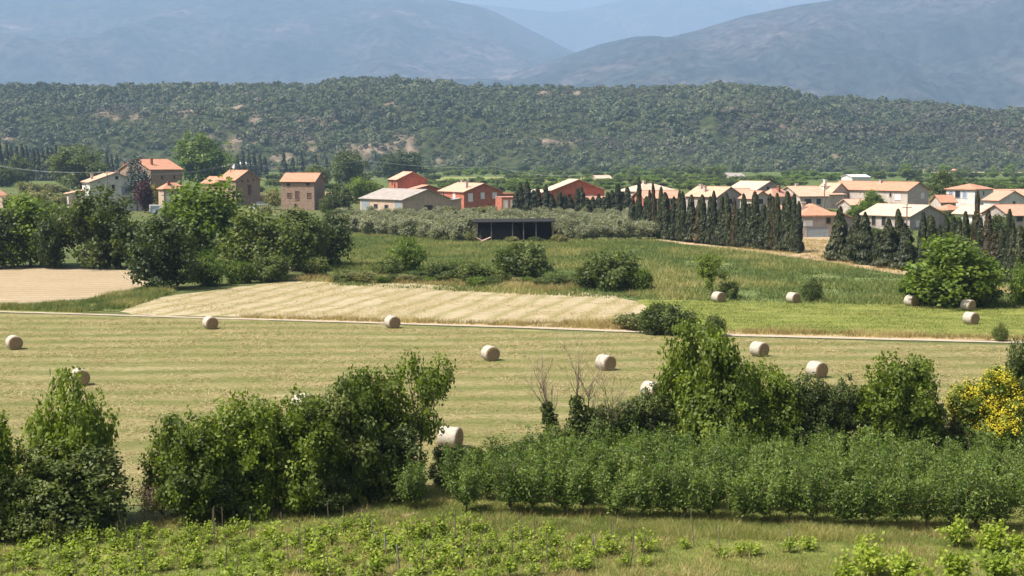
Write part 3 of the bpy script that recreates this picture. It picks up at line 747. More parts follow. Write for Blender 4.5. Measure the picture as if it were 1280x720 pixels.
def cypress_kit(name, n, seed, H, Rr, ragged, nq, mat, ln=.55, wd=.26, power=.62):
    out = []
    for i in range(n):
        rg = np.random.default_rng(seed + i * 5)
        t = rg.uniform(0, 1, nq) ** 1.15
        a = rg.uniform(0, 2 * math.pi, nq)
        base = Rr * np.minimum(1, (t / .10 + .25) ** .5) * (1 - t) ** power * 1.12
        lump = fbm(a / (2 * math.pi) * 5 + 3, t * 9 + i * 7, seed + i, 3)
        r = base * (1 - ragged * .5 + ragged * 1.1 * (lump - .25)) * rg.uniform(.72, 1.05, nq) + .05
        bend = rg.normal(0, .012, 2)
        p = np.stack([np.cos(a) * r + bend[0] * H * t ** 2, np.sin(a) * r + bend[1] * H * t ** 2, .15 + t * (H - .15)], 1)
        nr = np.stack([np.cos(a), np.sin(a), np.full(nq, .25)], 1) + rg.normal(size=(nq, 3)) * .4
        td = np.stack([np.cos(a) * .35, np.sin(a) * .35, np.ones(nq)], 1)
        sz = rg.uniform(.7, 1.3, nq) * (1.1 - .4 * t)
        V, Fq = quads(p, nr, ln * sz, wd * sz, rg, td)
        tn = np.clip(lump * 1.1 - .15 + rg.normal(0, .13, nq), 0, 1)
        tk = tubes_for([([(0, 0, -.15), (0, 0, H * .5), (bend[0] * H * .8, bend[1] * H * .8, H * .93)], [Rr * .16, Rr * .1, .02])], M['bark'], 'trunk')
        out.append((tk, npmesh('crown', V, [Fq], mat, tint=tn), H, Rr))
    KIT[name] = out
cypress_kit('cypress', 8, 40, 9, 1.15, .8, 4600, M['leaf_cypress'], .55, .28, .42)
M['leaf_cypress_rust'] = foliage('leaf_cypress_rust', [(0.022, 0.022, 0.010), (0.060, 0.046, 0.018), (0.125, 0.088, 0.034)], 0.12)
cypress_kit('cypress_rust', 2, 140, 9, 1.15, .8, 4600, M['leaf_cypress_rust'], .55, .28, .5)
cypress_kit('conifer', 4, 60, 9, 2.3, 1.0, 5200, M['leaf_cypress'], .7, .3, .8)
cypress_kit('conifer_far', 3, 80, 12, 2.2, .8, 900, M['leaf_cypress'], 1.5, .8, .75)
cypress_kit('topiary', 1, 95, 6, 2.2, .4, 2500, M['leaf_yellow'], .4, .25, .55)

def plant(name, label, cat, kitname, i, px, yb, yt, hw, group=None, rz=None, zoff=0.0):
    """plant standing where row yb meets the ground, crown top at row yt, half width hw pixels"""
    p = P(px, yb); s = SC(yb)
    tm, cm, H, W = kit(kitname, i)
    h = (yb - yt) / s; ww = hw / s
    o = empty(name, p, rz if rz is not None else (i * 2.399) % 6.283, (ww / W, ww / W, h / H))
    link('trunk', tm, o); link('crown', cm, o)
    return tag(o, label, cat, group)

# --- big trees of the band in front of the village
BT = 'trees in the belt before the village'
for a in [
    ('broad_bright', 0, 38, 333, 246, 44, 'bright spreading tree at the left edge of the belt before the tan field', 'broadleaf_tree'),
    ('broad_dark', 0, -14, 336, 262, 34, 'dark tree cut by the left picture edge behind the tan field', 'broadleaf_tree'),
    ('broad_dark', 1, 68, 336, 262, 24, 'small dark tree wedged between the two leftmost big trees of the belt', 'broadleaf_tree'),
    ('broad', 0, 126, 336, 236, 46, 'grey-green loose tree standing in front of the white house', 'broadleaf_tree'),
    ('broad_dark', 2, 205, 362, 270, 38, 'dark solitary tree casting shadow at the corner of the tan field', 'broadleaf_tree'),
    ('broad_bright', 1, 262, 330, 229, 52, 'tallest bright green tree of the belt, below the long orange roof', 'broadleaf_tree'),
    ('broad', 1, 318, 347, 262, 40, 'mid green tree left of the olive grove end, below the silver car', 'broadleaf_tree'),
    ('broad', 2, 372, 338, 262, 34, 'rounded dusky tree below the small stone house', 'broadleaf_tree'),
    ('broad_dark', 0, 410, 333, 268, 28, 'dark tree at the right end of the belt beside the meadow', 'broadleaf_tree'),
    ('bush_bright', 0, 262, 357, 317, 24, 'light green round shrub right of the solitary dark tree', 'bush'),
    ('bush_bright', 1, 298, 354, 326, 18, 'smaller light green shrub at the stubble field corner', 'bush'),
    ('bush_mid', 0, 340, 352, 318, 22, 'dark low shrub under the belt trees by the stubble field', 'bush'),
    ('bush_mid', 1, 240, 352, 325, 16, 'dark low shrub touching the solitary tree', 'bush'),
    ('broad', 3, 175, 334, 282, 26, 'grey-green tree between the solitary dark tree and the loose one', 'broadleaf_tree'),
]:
    k, i, px, yb, yt, hw, lab, nm = a
    plant(nm, lab, 'tree' if 'tree' in nm else 'bush', k, i, px, yb, yt, hw, BT)
# scrub before the white house
for j, (px, yb, yt, hw, k) in enumerate([(20, 262, 244, 22, 'broad_shrub'), (55, 258, 238, 24, 'broad_shrub'), (88, 262, 242, 18, 'broad_shrub'), (40, 246, 228, 20, 'broad_shrub'), (70, 244, 230, 16, 'broad_shrub'), (62, 268, 252, 20, 'bush_mid'), (105, 268, 250, 16, 'broad_shrub')]):
    plant('bush', ['yellowish scrub bush near the left picture edge', 'yellowish scrub bush left of the white house porch', 'scrub bush against the white house porch roof', 'upper scrub bush behind the bright left tree',
                   'scrub bush under the big dark tree', 'green scrub bush above the bright left tree', 'scrub bush under the white house side wall'][j], 'bush', k, j, px, yb, yt, hw, 'scrub in front of the white house')
# trees among and behind the houses
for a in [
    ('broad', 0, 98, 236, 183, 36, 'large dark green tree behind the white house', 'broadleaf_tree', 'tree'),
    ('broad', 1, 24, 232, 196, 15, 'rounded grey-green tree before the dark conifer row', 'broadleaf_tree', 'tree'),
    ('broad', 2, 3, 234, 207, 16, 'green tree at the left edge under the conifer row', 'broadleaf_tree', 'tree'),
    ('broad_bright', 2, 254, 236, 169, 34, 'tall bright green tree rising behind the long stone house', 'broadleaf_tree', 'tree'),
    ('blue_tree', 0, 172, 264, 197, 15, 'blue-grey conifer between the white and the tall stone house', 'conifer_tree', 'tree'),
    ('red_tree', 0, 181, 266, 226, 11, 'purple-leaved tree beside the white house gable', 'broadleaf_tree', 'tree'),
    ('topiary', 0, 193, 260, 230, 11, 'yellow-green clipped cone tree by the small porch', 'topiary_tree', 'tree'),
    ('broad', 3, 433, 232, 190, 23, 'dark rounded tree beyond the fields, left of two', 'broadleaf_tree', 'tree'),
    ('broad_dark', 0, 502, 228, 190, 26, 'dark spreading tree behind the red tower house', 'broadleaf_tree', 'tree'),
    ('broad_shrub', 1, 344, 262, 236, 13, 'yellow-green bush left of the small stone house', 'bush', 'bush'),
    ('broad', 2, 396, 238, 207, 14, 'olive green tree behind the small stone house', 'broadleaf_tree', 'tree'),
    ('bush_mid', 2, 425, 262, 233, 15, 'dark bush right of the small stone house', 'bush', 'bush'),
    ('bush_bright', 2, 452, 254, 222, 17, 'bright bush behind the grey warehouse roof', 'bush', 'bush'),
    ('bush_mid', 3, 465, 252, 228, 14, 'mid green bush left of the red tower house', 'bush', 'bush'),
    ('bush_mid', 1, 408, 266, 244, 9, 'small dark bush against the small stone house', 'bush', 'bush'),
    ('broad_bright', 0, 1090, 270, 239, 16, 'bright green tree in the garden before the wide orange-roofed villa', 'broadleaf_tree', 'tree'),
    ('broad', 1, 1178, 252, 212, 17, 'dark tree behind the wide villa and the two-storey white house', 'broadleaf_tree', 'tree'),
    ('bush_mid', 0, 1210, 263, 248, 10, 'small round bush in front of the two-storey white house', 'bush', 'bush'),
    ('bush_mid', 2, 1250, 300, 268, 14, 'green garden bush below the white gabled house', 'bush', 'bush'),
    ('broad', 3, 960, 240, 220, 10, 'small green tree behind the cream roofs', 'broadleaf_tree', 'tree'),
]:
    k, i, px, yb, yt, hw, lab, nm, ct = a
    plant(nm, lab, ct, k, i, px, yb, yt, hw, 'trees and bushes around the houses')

# far dark conifer rows
CF = 'dark conifers on the far plain'
rg = random.Random(3)
ORD = 'first second third fourth fifth sixth seventh eighth ninth tenth eleventh twelfth thirteenth fourteenth fifteenth sixteenth seventeenth eighteenth nineteenth twentieth'.split() + \
      ['twenty-' + x for x in 'first second third fourth fifth sixth seventh eighth ninth'.split()] + ['thirtieth'] + ['thirty-' + x for x in 'first second third fourth fifth sixth seventh eighth ninth'.split()]
for j, (px, yt) in enumerate([(-6, 178), (1, 176), (9, 180), (15, 181), (22, 184), (28, 181), (35, 184), (42, 186), (48, 187), (54, 185), (60, 184), (66, 186), (71, 183)]):
    plant('conifer_tree', '%s conifer from the left in the dark row at the left edge' % ORD[j], 'conifer', 'conifer_far', j, px, 226, yt, 6, CF)
for j, (px, yt) in enumerate([(134, 190), (140, 195), (146, 193)]):
    plant('conifer_tree', '%s conifer from the left behind the tall stone house' % ORD[j], 'conifer', 'conifer_far', j, px, 224, yt, 5, CF)
for j, (px, yt) in enumerate([(297, 194), (304, 190), (311, 192), (318, 189), (325, 193), (331, 196), (355, 187), (366, 197), (377, 192), (395, 194), (408, 197)]):
    plant('conifer_tree', '%s dark conifer from the left behind the white farm shed' % ORD[j], 'conifer', 'conifer_far', j, px, 222, yt, 5.5, CF)

# round trees along the foot of the wooded hill and scattered over the far plain
FT = 'round trees along the foot of the wooded hill'
for j in range(64):
    px = -20 + j * 20.6 + rg.uniform(-8, 8); yb = rg.uniform(214.5, 219)
    if px < 520 and rg.random() < .35: continue
    h = rg.uniform(7, 13)
    plant('round_tree', 'small round tree in the line at the foot of the wooded hill', 'tree', 'round_far' if rg.random() < .72 else 'round_far_bright', j, px, yb, yb - h, h * rg.uniform(.5, .8), FT)
for j, (px, yb, h, hw, lab) in enumerate([(826, 224, 14, 10, 'larger round tree on the far plain left of centre of the cypress row'), (868, 223, 16, 11, 'larger round tree on the plain above the peach roofs'), (893, 223, 15, 10, 'round tree beside the low farm roof on the plain'),
                                     (1138, 226, 17, 12, 'large round tree right of the long white shed'), (1098, 226, 12, 9, 'round tree just right of the long white shed'), (790, 222, 13, 9, 'round tree on the plain above the red gabled house'), (1198, 224, 11, 9, 'round tree on the far vineyard at right'), (1240, 222, 9, 8, 'small round tree on the sandy strip at far right')]):
    plant('round_tree', lab, 'tree', 'round_far', j, px, yb, yb - h, hw, 'larger round trees on the plain')
OR = 'bushy rows on the far plain'
for r_, (yb, x0, x1, st) in enumerate([(229, 600, 1010, 15), (233, 640, 1000, 17), (238, 655, 930, 19), (229, 1150, 1300, 13), (234, 1190, 1300, 15), (226, 870, 1060, 14), (232, 880, 1010, 18), (231, 535, 665, 14), (236, 552, 655, 14), (240, 610, 700, 16), (225, 640, 890, 13), (222, 985, 1300, 14), (243, 930, 1015, 14), (220, 560, 900, 16), (238, 1150, 1300, 15)]):
    px = x0
    while px < x1:
        plant('orchard_bush', 'low leafy bush in row of the far orchard behind the red and cream houses' if px < 1100 else 'low leafy bush in row of the far orchard behind the right-hand houses', 'bush', 'round_far_bright' if rg.random() < .6 else 'round_far', r_ + int(px), px, yb + rg.uniform(-.5, .5), yb - rg.uniform(5.5, 9), rg.uniform(6.5, 10), OR)
        px += st * rg.uniform(.7, 1.2)
for j, (px, yb, h, hw) in enumerate([(20, 228, 10, 14), (120, 226, 9, 12), (290, 226, 8, 12), (345, 226, 9, 13), (380, 222, 8, 12), (455, 226, 10, 12), (475, 222, 9, 12), (540, 226, 9, 11), (345, 234, 10, 14), (322, 240, 9, 12), (420, 238, 9, 12), (535, 218, 9, 12), (560, 217, 8, 12), (600, 217, 8, 12)]):
    plant('orchard_bush', 'leafy bush on the plain behind the stone houses', 'bush', 'round_far', j, px, yb, yb - h, hw, 'leafy bushes behind the stone houses')

# ------------------------------------------------------------------ olive grove
OG = 'olive trees of the grove'
rgo = random.Random(12)
for r_ in range(8):
    yf = r_ / 7
    # front edge (row 0) runs along the meadow, back edge along the houses
    for k in range(24):
        fx = k / 23
        px = (428 + fx * 385) if r_ < 7 else (420 + fx * 390)
        y_front = 292 + 11 * min(1, fx / .42) - 4 * max(0, (fx - .42) / .58)
        yb = y_front - (y_front - 272) * yf + rgo.uniform(-.6, .6)
        px += rgo.uniform(-4, 4) + (r_ % 2) * 8
        if 584 < px < 702 and yb > 297.2: continue
        if r_ >= 6 and px > 790: continue
        lab = 'silvery olive tree in the front row of the grove facing the meadow' if r_ == 0 else 'silvery olive tree inside the dense grove around the black shed'
        p = P(px, yb)
        tm, cm, H, W = kit('olive', k + r_)
        sc_ = rgo.uniform(.80, 1.02) * (1 - .26 * yf)
        o = empty('olive_tree', p, rgo.uniform(0, 6), (sc_ * .95, sc_ * .95, sc_ * .92))
        link('trunk', tm, o); link('crown', cm, o)
        tag(o, lab, 'olive tree', OG)

# ------------------------------------------------------------------ cypresses
CY = 'cypresses of the long windbreak'
row1 = [(646, 238), (652, 228), (659, 227), (666, 238), (673, 233), (682, 231), (690, 242), (699, 239), (706, 244), (713, 246), (721, 236), (727, 233), (734, 247), (741, 246), (748, 243), (755, 246), (760, 240), (766, 238), (772, 230), (778, 240), (784, 234)]
for j, (px, yt) in enumerate(row1):
    plant('cypress_tree', '%s cypress from the left in the low row behind the olive grove' % ORD[j], 'cypress', 'cypress', j, px, 270, yt, [7, 5.4, 6.2][j % 3], CY)
row2 = [(791, 248, 6), (799, 223, 3.6), (806, 246, 5.5), (813, 238, 4.5), (819, 229, 4), (825, 234, 5), (833, 241, 6.5), (841, 246, 4), (849, 239, 4), (856, 240, 4.3), (864, 244, 7), (872, 250, 5), (879, 244, 6), (887, 246, 6), (893, 239, 4.5), (899, 245, 5), (906, 256, 6), (912, 242, 5.5), (917, 248, 5), (924, 262, 6), (930, 243, 5), (938, 255, 7), (945, 240, 6.5), (953, 256, 6), (961, 243, 6), (968, 246, 5), (974, 242, 5.5), (980, 250, 6), (986, 240, 6), (992, 243, 5.5), (998, 252, 5)]
for j, (px, yt, hw) in enumerate(row2):
    yb = float(np.interp(px, [790, 845, 920, 1000], [291, 301.5, 309, 316.5]))
    plant('cypress_tree', '%s cypress from the sandy gap in the tall row' % ORD[len(row2) - 1 - j], 'cypress', 'cypress_rust' if j % 7 == 4 else 'cypress', j + 3, px, yb, yt, hw * rg.uniform(1.05, 1.4), CY)
# a second, hidden-behind line closes the gaps low down
for j, px in enumerate(range(795, 1000, 14)):
    yb = float(np.interp(px, [790, 845, 920, 1000], [289, 299, 306, 313]))
    plant('cypress_tree', 'short bushy cypress closing a gap low in the tall row', 'cypress', 'conifer', j, px, yb, yb - 22 - (j * 7) % 12, 8.5, CY)
row3 = [(1048, 326, 259, 13, 'conifer', 'ragged conifer at the left end of the right-hand row by the sandy gap'), (1072, 330, 266, 7, 'cypress', 'slim cypress right of the ragged conifer'), (1080, 331, 266, 12, 'conifer', 'dense dark conifer below the cream-roofed house corner'),
        (1112, 335, 274, 14, 'conifer', 'broad ragged conifer in front of the cream-roofed house'), (1124, 334, 262, 6, 'cypress', 'thin-tipped cypress in front of the cream-roofed house'), (1133, 337, 280, 13, 'conifer', 'drooping conifer right of the thin-tipped cypress'),
        (1152, 338, 266, 6, 'cypress', 'blunt cypress left of the bright round tree top'), (1163, 338, 270, 8, 'cypress', 'bushy cypress under the cream house gable'), (1172, 340, 282, 9, 'conifer', 'short dark conifer above the bright tree'), (1184, 342, 272, 6, 'cypress', 'cypress left of the square clipped pair'),
        (1190, 343, 271, 6.5, 'cypress', 'left-hand cypress of the square clipped pair'), (1197, 344, 273, 6, 'cypress', 'right-hand cypress of the square clipped pair'), (1206, 345, 265, 5.5, 'cypress', 'dark cypress just left of the tallest one'), (1217.5, 346, 240, 5.2, 'cypress', 'tallest reddish-tipped cypress before the two-storey white house'),
        (1225, 347, 273, 6, 'cypress', 'short cypress right of the tallest one'), (1233, 349, 263, 7, 'cypress', 'rusty-topped broad cypress below the white gabled house'), (1243, 350, 290, 9, 'conifer', 'low conifer right of the rusty-topped cypress'), (1253, 352, 285, 7, 'cypress', 'low cypress under the white gabled house'),
        (1259, 353, 262, 4.8, 'cypress', 'slender pointed cypress near the right edge'), (1265, 354, 276, 5, 'cypress', 'slim cypress right of the slender pointed one'), (1274, 356, 283, 7, 'cypress', 'full dark cypress at the right picture edge'), (1286, 357, 272, 8, 'cypress', 'cypress cut by the right picture edge'), (1097, 333, 292, 9, 'conifer', 'low ragged conifer between the two big ones'), (1062, 328, 284, 8, 'conifer', 'low conifer at the foot of the ragged one')]
for j, (px, yb, yt, hw, k, lab) in enumerate(row3):
    plant('cypress_tree', lab, 'cypress', 'cypress_rust' if 'rusty' in lab or 'reddish' in lab else k, j, px, yb, yt, hw * (1.5 if k == 'conifer' else 1.3), CY)

for k in range(10):
    p = P(588 + k * 12.4, 296.6 + rgo.uniform(-.4, .4))
    tm, cm, H, W = kit('olive', k + 1); z = rgo.uniform(.85, .98)
    o = empty('olive_tree', p, rgo.uniform(0, 6), (z, z, z))
    link('trunk', tm, o); link('crown', cm, o)
    tag(o, 'silvery olive tree seen through the back of the black shed', 'olive tree', OG)
GD = 'garden shrubs between the right-hand houses'
for j, (px, yb, yt, hw, k, lab) in enumerate([
    (1018, 276, 262, 9, 'bush_mid', 'round shrub between the long bungalow and the hipped orange roof'), (1052, 282, 266, 10, 'bush_mid', 'shrub right of the hipped orange-roofed house'),
    (1072, 276, 256, 11, 'bush_bright', 'light shrub left of the garden tree before the villa'), (1064, 292, 276, 10, 'broad_shrub', 'dry shrub above the sandy gap'),
    (1110, 268, 254, 9, 'bush_mid', 'shrub under the villa front wall'), (1146, 270, 257, 8, 'bush_mid', 'shrub at the villa right corner'),
    (1180, 276, 263, 10, 'bush_mid', 'shrub below the small orange annex'), (1196, 286, 270, 11, 'bush_bright', 'light shrub between the cream roof and the white bungalow'),
    (1212, 296, 278, 12, 'bush_mid', 'dark shrub left of the tallest cypress base'), (1240, 300, 276, 11, 'bush_mid', 'dark shrub under the low white bungalow'),
    (1270, 304, 284, 12, 'bush_mid', 'dark shrub under the pink bungalow at the edge'), (1090, 300, 284, 12, 'bush_mid', 'dark shrub below the cream house left wall'),
    (1125, 302, 282, 13, 'bush_mid', 'dark shrub below the cream house corner'), (1160, 304, 286, 13, 'bush_mid', 'dark shrub below the wide brown gable'),
    (560, 272, 258, 9, 'broad_shrub', 'pale shrub at the right end of the grey warehouse'), (605, 270, 258, 10, 'broad_shrub', 'pale shrub below the arched red house'),
    (420, 276, 262, 12, 'bush_mid', 'green shrub left of the grey warehouse'), (440, 280, 266, 12, 'bush_bright', 'light shrub below the warehouse left wall'),
    (640, 304, 296, 9, 'broad_shrub', 'low weedy shrub before the middle of the black shed'), (668, 303.5, 296, 8, 'bush_mid', 'low green shrub before the right bay of the black shed'), (700, 304, 293, 9, 'broad_shrub', 'weedy shrub at the right end of the black shed'), (588, 304, 290, 8, 'broad_shrub', 'pale shrub at the left end of the black shed'),
    (335, 270, 256, 9, 'broad_shrub', 'dry shrub right of the parked cars')]):
    plant('garden_shrub', lab, 'bush', k, j, px, yb, yt, hw, GD)

rgl = random.Random(31)
for o in COL.objects:
    if o.get('group') == CY: o.rotation_euler = (rgl.gauss(0, .022), rgl.gauss(0, .022), o.rotation_euler.z)
# ------------------------------------------------------------------ bushes of the meadow
MBG = 'bushes of the meadow and field edges'
for a in [
    ('bush_bright', 0, 513, 340, 298, 22, 'bright green rounded bush in the meadow before the olive grove'),
    ('bush_mid', 1, 484, 344, 320, 20, 'low ivy-like bush left of the bright meadow bush'),
    ('bush_mid', 0, 560, 352, 328, 24, 'dark low bush right of the bright meadow bush'),
    ('bush_mid', 3, 590, 354, 327, 22, 'dark low bush in the middle of the meadow edge'),
    ('bush_mid', 2, 652, 352, 304, 30, 'large dusky bush below the black shed'),
    ('bush_mid', 1, 622, 354, 334, 18, 'small green bush left of the large dusky bush'),
    ('bush_mid', 0, 768, 363, 315, 32, 'large dark bush at the right end of the stubble field'),
    ('bush_mid', 2, 742, 362, 328, 20, 'lower bush leaning on the large dark meadow bush'),
    ('bush_bright', 1, 797, 364, 335, 16, 'green bush on the right flank of the large dark bush'),
    ('bush_mid', 3, 700, 358, 344, 22, 'low bush between the two large meadow bushes'),
    ('sapling', 1, 890, 374, 316, 20, 'loose sparse bush at the green field corner'),
    ('bush_mid', 0, 912, 374, 352, 12, 'small bush right of the loose sparse bush'),
    ('bush_mid', 1, 1015, 377, 347, 12, 'small ragged bush alone above the green field'),
    ('broad_bright', 0, 1188, 383, 297, 55, 'big bright green round tree before the right-hand cypresses'),
    ('broad_bright', 1, 1222, 382, 325, 34, 'lower right part tree beside the big bright round tree'),
    ('bush_bright', 2, 1148, 380, 340, 20, 'bright bush at the left foot of the big bright tree'),
    ('bush_bright', 0, 1280, 384, 330, 18, 'bright bush cut by the right picture edge above the green field'),
    ('bush_mid', 2, 826, 418, 379, 24, 'dark bush on the track verge in mid field'),
    ('bush_mid', 0, 852, 418, 388, 22, 'second dark bush on the track verge, right of the taller one'),
    ('broad_shrub', 1, 790, 412, 392, 22, 'low dry bush on the verge left of the dark bushes'),
    ('bush_mid', 3, 893, 420, 394, 12, 'small dark bush beside the track at mid picture'),
    ('bush_mid', 1, 1250, 427, 404, 9, 'tiny dark bush on the right end of the track verge'),
    ('broad_shrub', 2, 450, 352, 338, 24, 'dry scrub bush at the left meadow edge'),
    ('bush_mid', 0, 530, 352, 338, 16, 'small leafy bush under the bright meadow bush'),
    ('bush_mid', 2, 395, 345, 322, 16, 'low bush at the foot of the belt by the meadow'),
]:
    k, i, px, yb, yt, hw, lab = a
    t = 'tree' in lab and 'broad_b' in k
    plant('broadleaf_tree' if t else 'bush', lab, 'tree' if t else 'bush', k, i, px, yb, yt, hw, MBG)
rgb_ = random.Random(5)
for j in range(18):
    px = 430 + j * 21 + rgb_.uniform(-6, 6)
    plant('bush', 'knee-high bramble in the strip between meadow and striped field', 'bush', ['bush_mid', 'broad_shrub', 'bush_bright'][j % 3], j, px, 352 + (px - 430) * .026 + rgb_.uniform(-2, 2), 342 + (px - 430) * .026 + rgb_.uniform(-3, 2), rgb_.uniform(9, 15), 'brambles along the striped field')

# ------------------------------------------------------------------ foreground hedge
HG = 'hedge between the vineyard and the hay field'
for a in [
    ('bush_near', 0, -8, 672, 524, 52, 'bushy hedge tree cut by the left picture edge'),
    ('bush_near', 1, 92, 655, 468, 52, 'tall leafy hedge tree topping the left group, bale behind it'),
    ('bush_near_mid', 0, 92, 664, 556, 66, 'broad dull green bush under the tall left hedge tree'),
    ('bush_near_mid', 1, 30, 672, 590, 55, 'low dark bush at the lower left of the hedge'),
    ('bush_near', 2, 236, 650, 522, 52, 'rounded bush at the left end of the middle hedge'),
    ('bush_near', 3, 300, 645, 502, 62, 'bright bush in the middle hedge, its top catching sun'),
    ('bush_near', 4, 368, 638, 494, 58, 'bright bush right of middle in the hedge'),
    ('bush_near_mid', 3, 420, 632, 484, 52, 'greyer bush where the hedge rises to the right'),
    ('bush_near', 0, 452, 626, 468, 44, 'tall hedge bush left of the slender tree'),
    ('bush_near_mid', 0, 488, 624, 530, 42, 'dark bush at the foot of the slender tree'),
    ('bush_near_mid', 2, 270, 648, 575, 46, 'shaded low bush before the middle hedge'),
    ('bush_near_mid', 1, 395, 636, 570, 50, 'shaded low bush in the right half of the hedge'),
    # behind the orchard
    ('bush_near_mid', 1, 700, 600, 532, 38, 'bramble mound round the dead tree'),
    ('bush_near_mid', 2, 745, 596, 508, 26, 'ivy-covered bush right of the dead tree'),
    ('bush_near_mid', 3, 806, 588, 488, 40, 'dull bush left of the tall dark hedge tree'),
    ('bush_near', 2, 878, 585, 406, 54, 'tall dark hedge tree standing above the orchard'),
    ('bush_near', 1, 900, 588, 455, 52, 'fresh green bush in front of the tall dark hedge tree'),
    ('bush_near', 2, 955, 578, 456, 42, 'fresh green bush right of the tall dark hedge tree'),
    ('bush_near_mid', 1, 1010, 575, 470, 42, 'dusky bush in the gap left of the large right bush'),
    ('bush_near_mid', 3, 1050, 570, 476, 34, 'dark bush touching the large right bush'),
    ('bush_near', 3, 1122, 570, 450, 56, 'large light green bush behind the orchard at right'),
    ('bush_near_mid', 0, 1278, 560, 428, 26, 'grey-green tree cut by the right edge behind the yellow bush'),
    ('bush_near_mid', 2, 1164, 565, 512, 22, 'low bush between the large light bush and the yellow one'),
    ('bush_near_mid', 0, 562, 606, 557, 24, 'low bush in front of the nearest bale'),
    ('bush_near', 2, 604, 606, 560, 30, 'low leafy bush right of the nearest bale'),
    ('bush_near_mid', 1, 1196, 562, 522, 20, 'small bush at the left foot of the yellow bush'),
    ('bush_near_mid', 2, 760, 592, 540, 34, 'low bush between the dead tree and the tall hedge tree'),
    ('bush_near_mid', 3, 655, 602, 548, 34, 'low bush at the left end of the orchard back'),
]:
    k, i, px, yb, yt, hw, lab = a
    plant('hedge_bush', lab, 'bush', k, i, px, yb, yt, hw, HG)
plant('slender_tree', 'slender young tree with loose crown at the right end of the left hedge', 'tree', 'sapling', 0, 528, 616, 441, 44, HG)
plant('slender_tree', 'thin young tree leaning on the slender one from the left', 'tree', 'sapling', 1, 486, 620, 458, 36, HG)
plant('dry_shrub', 'dry brown leafless shrub in the hedge gap', 'shrub', 'dry_near', 0, 204, 650, 598, 30, HG)
plant('dry_shrub', 'brownish withered shrub among the bushes behind the orchard', 'shrub', 'dry_near', 1, 1008, 566, 500, 30, HG)
yb_ = plant('yellow_bush', 'yellow-flowering broom bush behind the orchard at the right', 'bush', 'bush_near', 4, 1234, 560, 464, 50, HG)
_rg = np.random.default_rng(77)
lb_ = lobes(np.random.default_rng(500 + 4 * 13), 34, 2.6, -1.0, 4.8, .22, .40, .55)
link('blossom', crown_mesh('blossom', _rg, lb_, 900, 34, .19, .115, .09, M['blossom'], zmin=1.2, inner=.85, up=.7), yb_)

# dead tree with ivy and bare shoots
def dead_tree():
    p = P(712, 598); s = SC(598)
    o = empty('dead_tree', p)
    rg = np.random.default_rng(4)
    pr, tw, IV, IN = [], [], [], []
    for (bx, lean, h, r) in [(-.55, -.16, 4.6, .09), (.15, .05, 5.0, .10), (.8, .02, 4.3, .07), (-.1, -.3, 3.4, .06), (1.3, .2, 3.6, .05)]:
        pts = [Vector((bx, 0, 0)), Vector((bx + lean * h * .4, .1, h * .45)), Vector((bx + lean * h * .75, .05, h * .8)), Vector((bx + lean * h, 0, h))]
        pr.append((pts, [r, r * .8, r * .5, r * .3]))
        for _ in range(14):
            t = rg.uniform(.3, 1); a = pts[1].lerp(pts[3], t)
            dr = Vector((rg.normal(0, .45), rg.normal(0, .4), 1)).normalized()
            e = a + dr * rg.uniform(.9, 2.9); m = a.lerp(e, .5) + Vector(rg.normal(0, .08, 3))
            tw.append(([a, m, e], [.014, .010, .005]))
            for _ in range(3):
                q = a.lerp(e, rg.uniform(.3, .9)); tw.append(([q, q + Vector((rg.normal(0, .3), rg.normal(0, .3), rg.uniform(.3, .9)))], [.007, .005]))
        if h > 4.2:
            n = 1700; t = rg.uniform(0, .72, n) ** .8
            c = np.array([list(pts[0].lerp(pts[1], min(1, k / .45)) if k < .45 else pts[1].lerp(pts[2], min(1, (k - .45) / .35))) for k in t])
            wv = .55 * (1 - t / .9)[:, None]
            c = c + rg.normal(size=(n, 3)) * np.array([1, 1, .5]) * (wv * .55 + .07)
            IV.append(c); IN.append(rg.normal(size=(n, 3)) + np.array([0, -.2, .5]))
    link('trunk', tubes_for(pr, M['bark'], 'trunk'), o)
    link('twigs', tubes_for(tw, M['drytwig'], 'twigs', 4), o)
    c = np.concatenate(IV); V, Fq = quads(c, np.concatenate(IN), .16, .13, rg)
    link('ivy', npmesh('ivy', V, [Fq], M['leaf_mid'], tint=rg.uniform(0, .9, len(c))), o)
    tag(o, 'dead tree with bare twigs and ivy-wrapped stems left of the orchard bushes', 'tree', HG)
dead_tree()

# ------------------------------------------------------------------ orchard
A, B = P(520, 640), P(1285, 668)
dirv = (B - A).normalized(); nrm = Vector((-dirv.y, dirv.x, 0))
rgf = random.Random(8)
nms = ['front', 'second', 'third', 'rear']
for r_ in range(4):
    n = 27
    for k in range(n):
        p = A + dirv * ((k + rgf.uniform(-.28, .28)) * 1.04 + r_ * .3) + nrm * (r_ * 2.3 + rgf.uniform(-.2, .2)) + dirv * (r_ * 1.1)
        if (r_ == 0 and k == 1) or (r_ < 2 and k > 2 and rgf.random() < .04): continue
        tm, cm, H, W = kit('fruit', k * 5 + r_)
        gz = rgf.uniform(.70, .96) * (.9 if k < 3 else 1)
        o = empty('fruit_tree', p, rgf.uniform(0, 6), (rgf.uniform(.85, 1.05), rgf.uniform(.85, 1.05), gz))
        link('trunk', tm, o); link('crown', cm, o)
        lab = 'leafy fruit tree in the %s row of the orchard' % nms[r_]
        if r_ == 0 and k == 0: lab = 'slim fruit tree alone at the left end of the front orchard row'
        tag(o, lab, 'fruit tree', 'fruit trees of the near orchard')

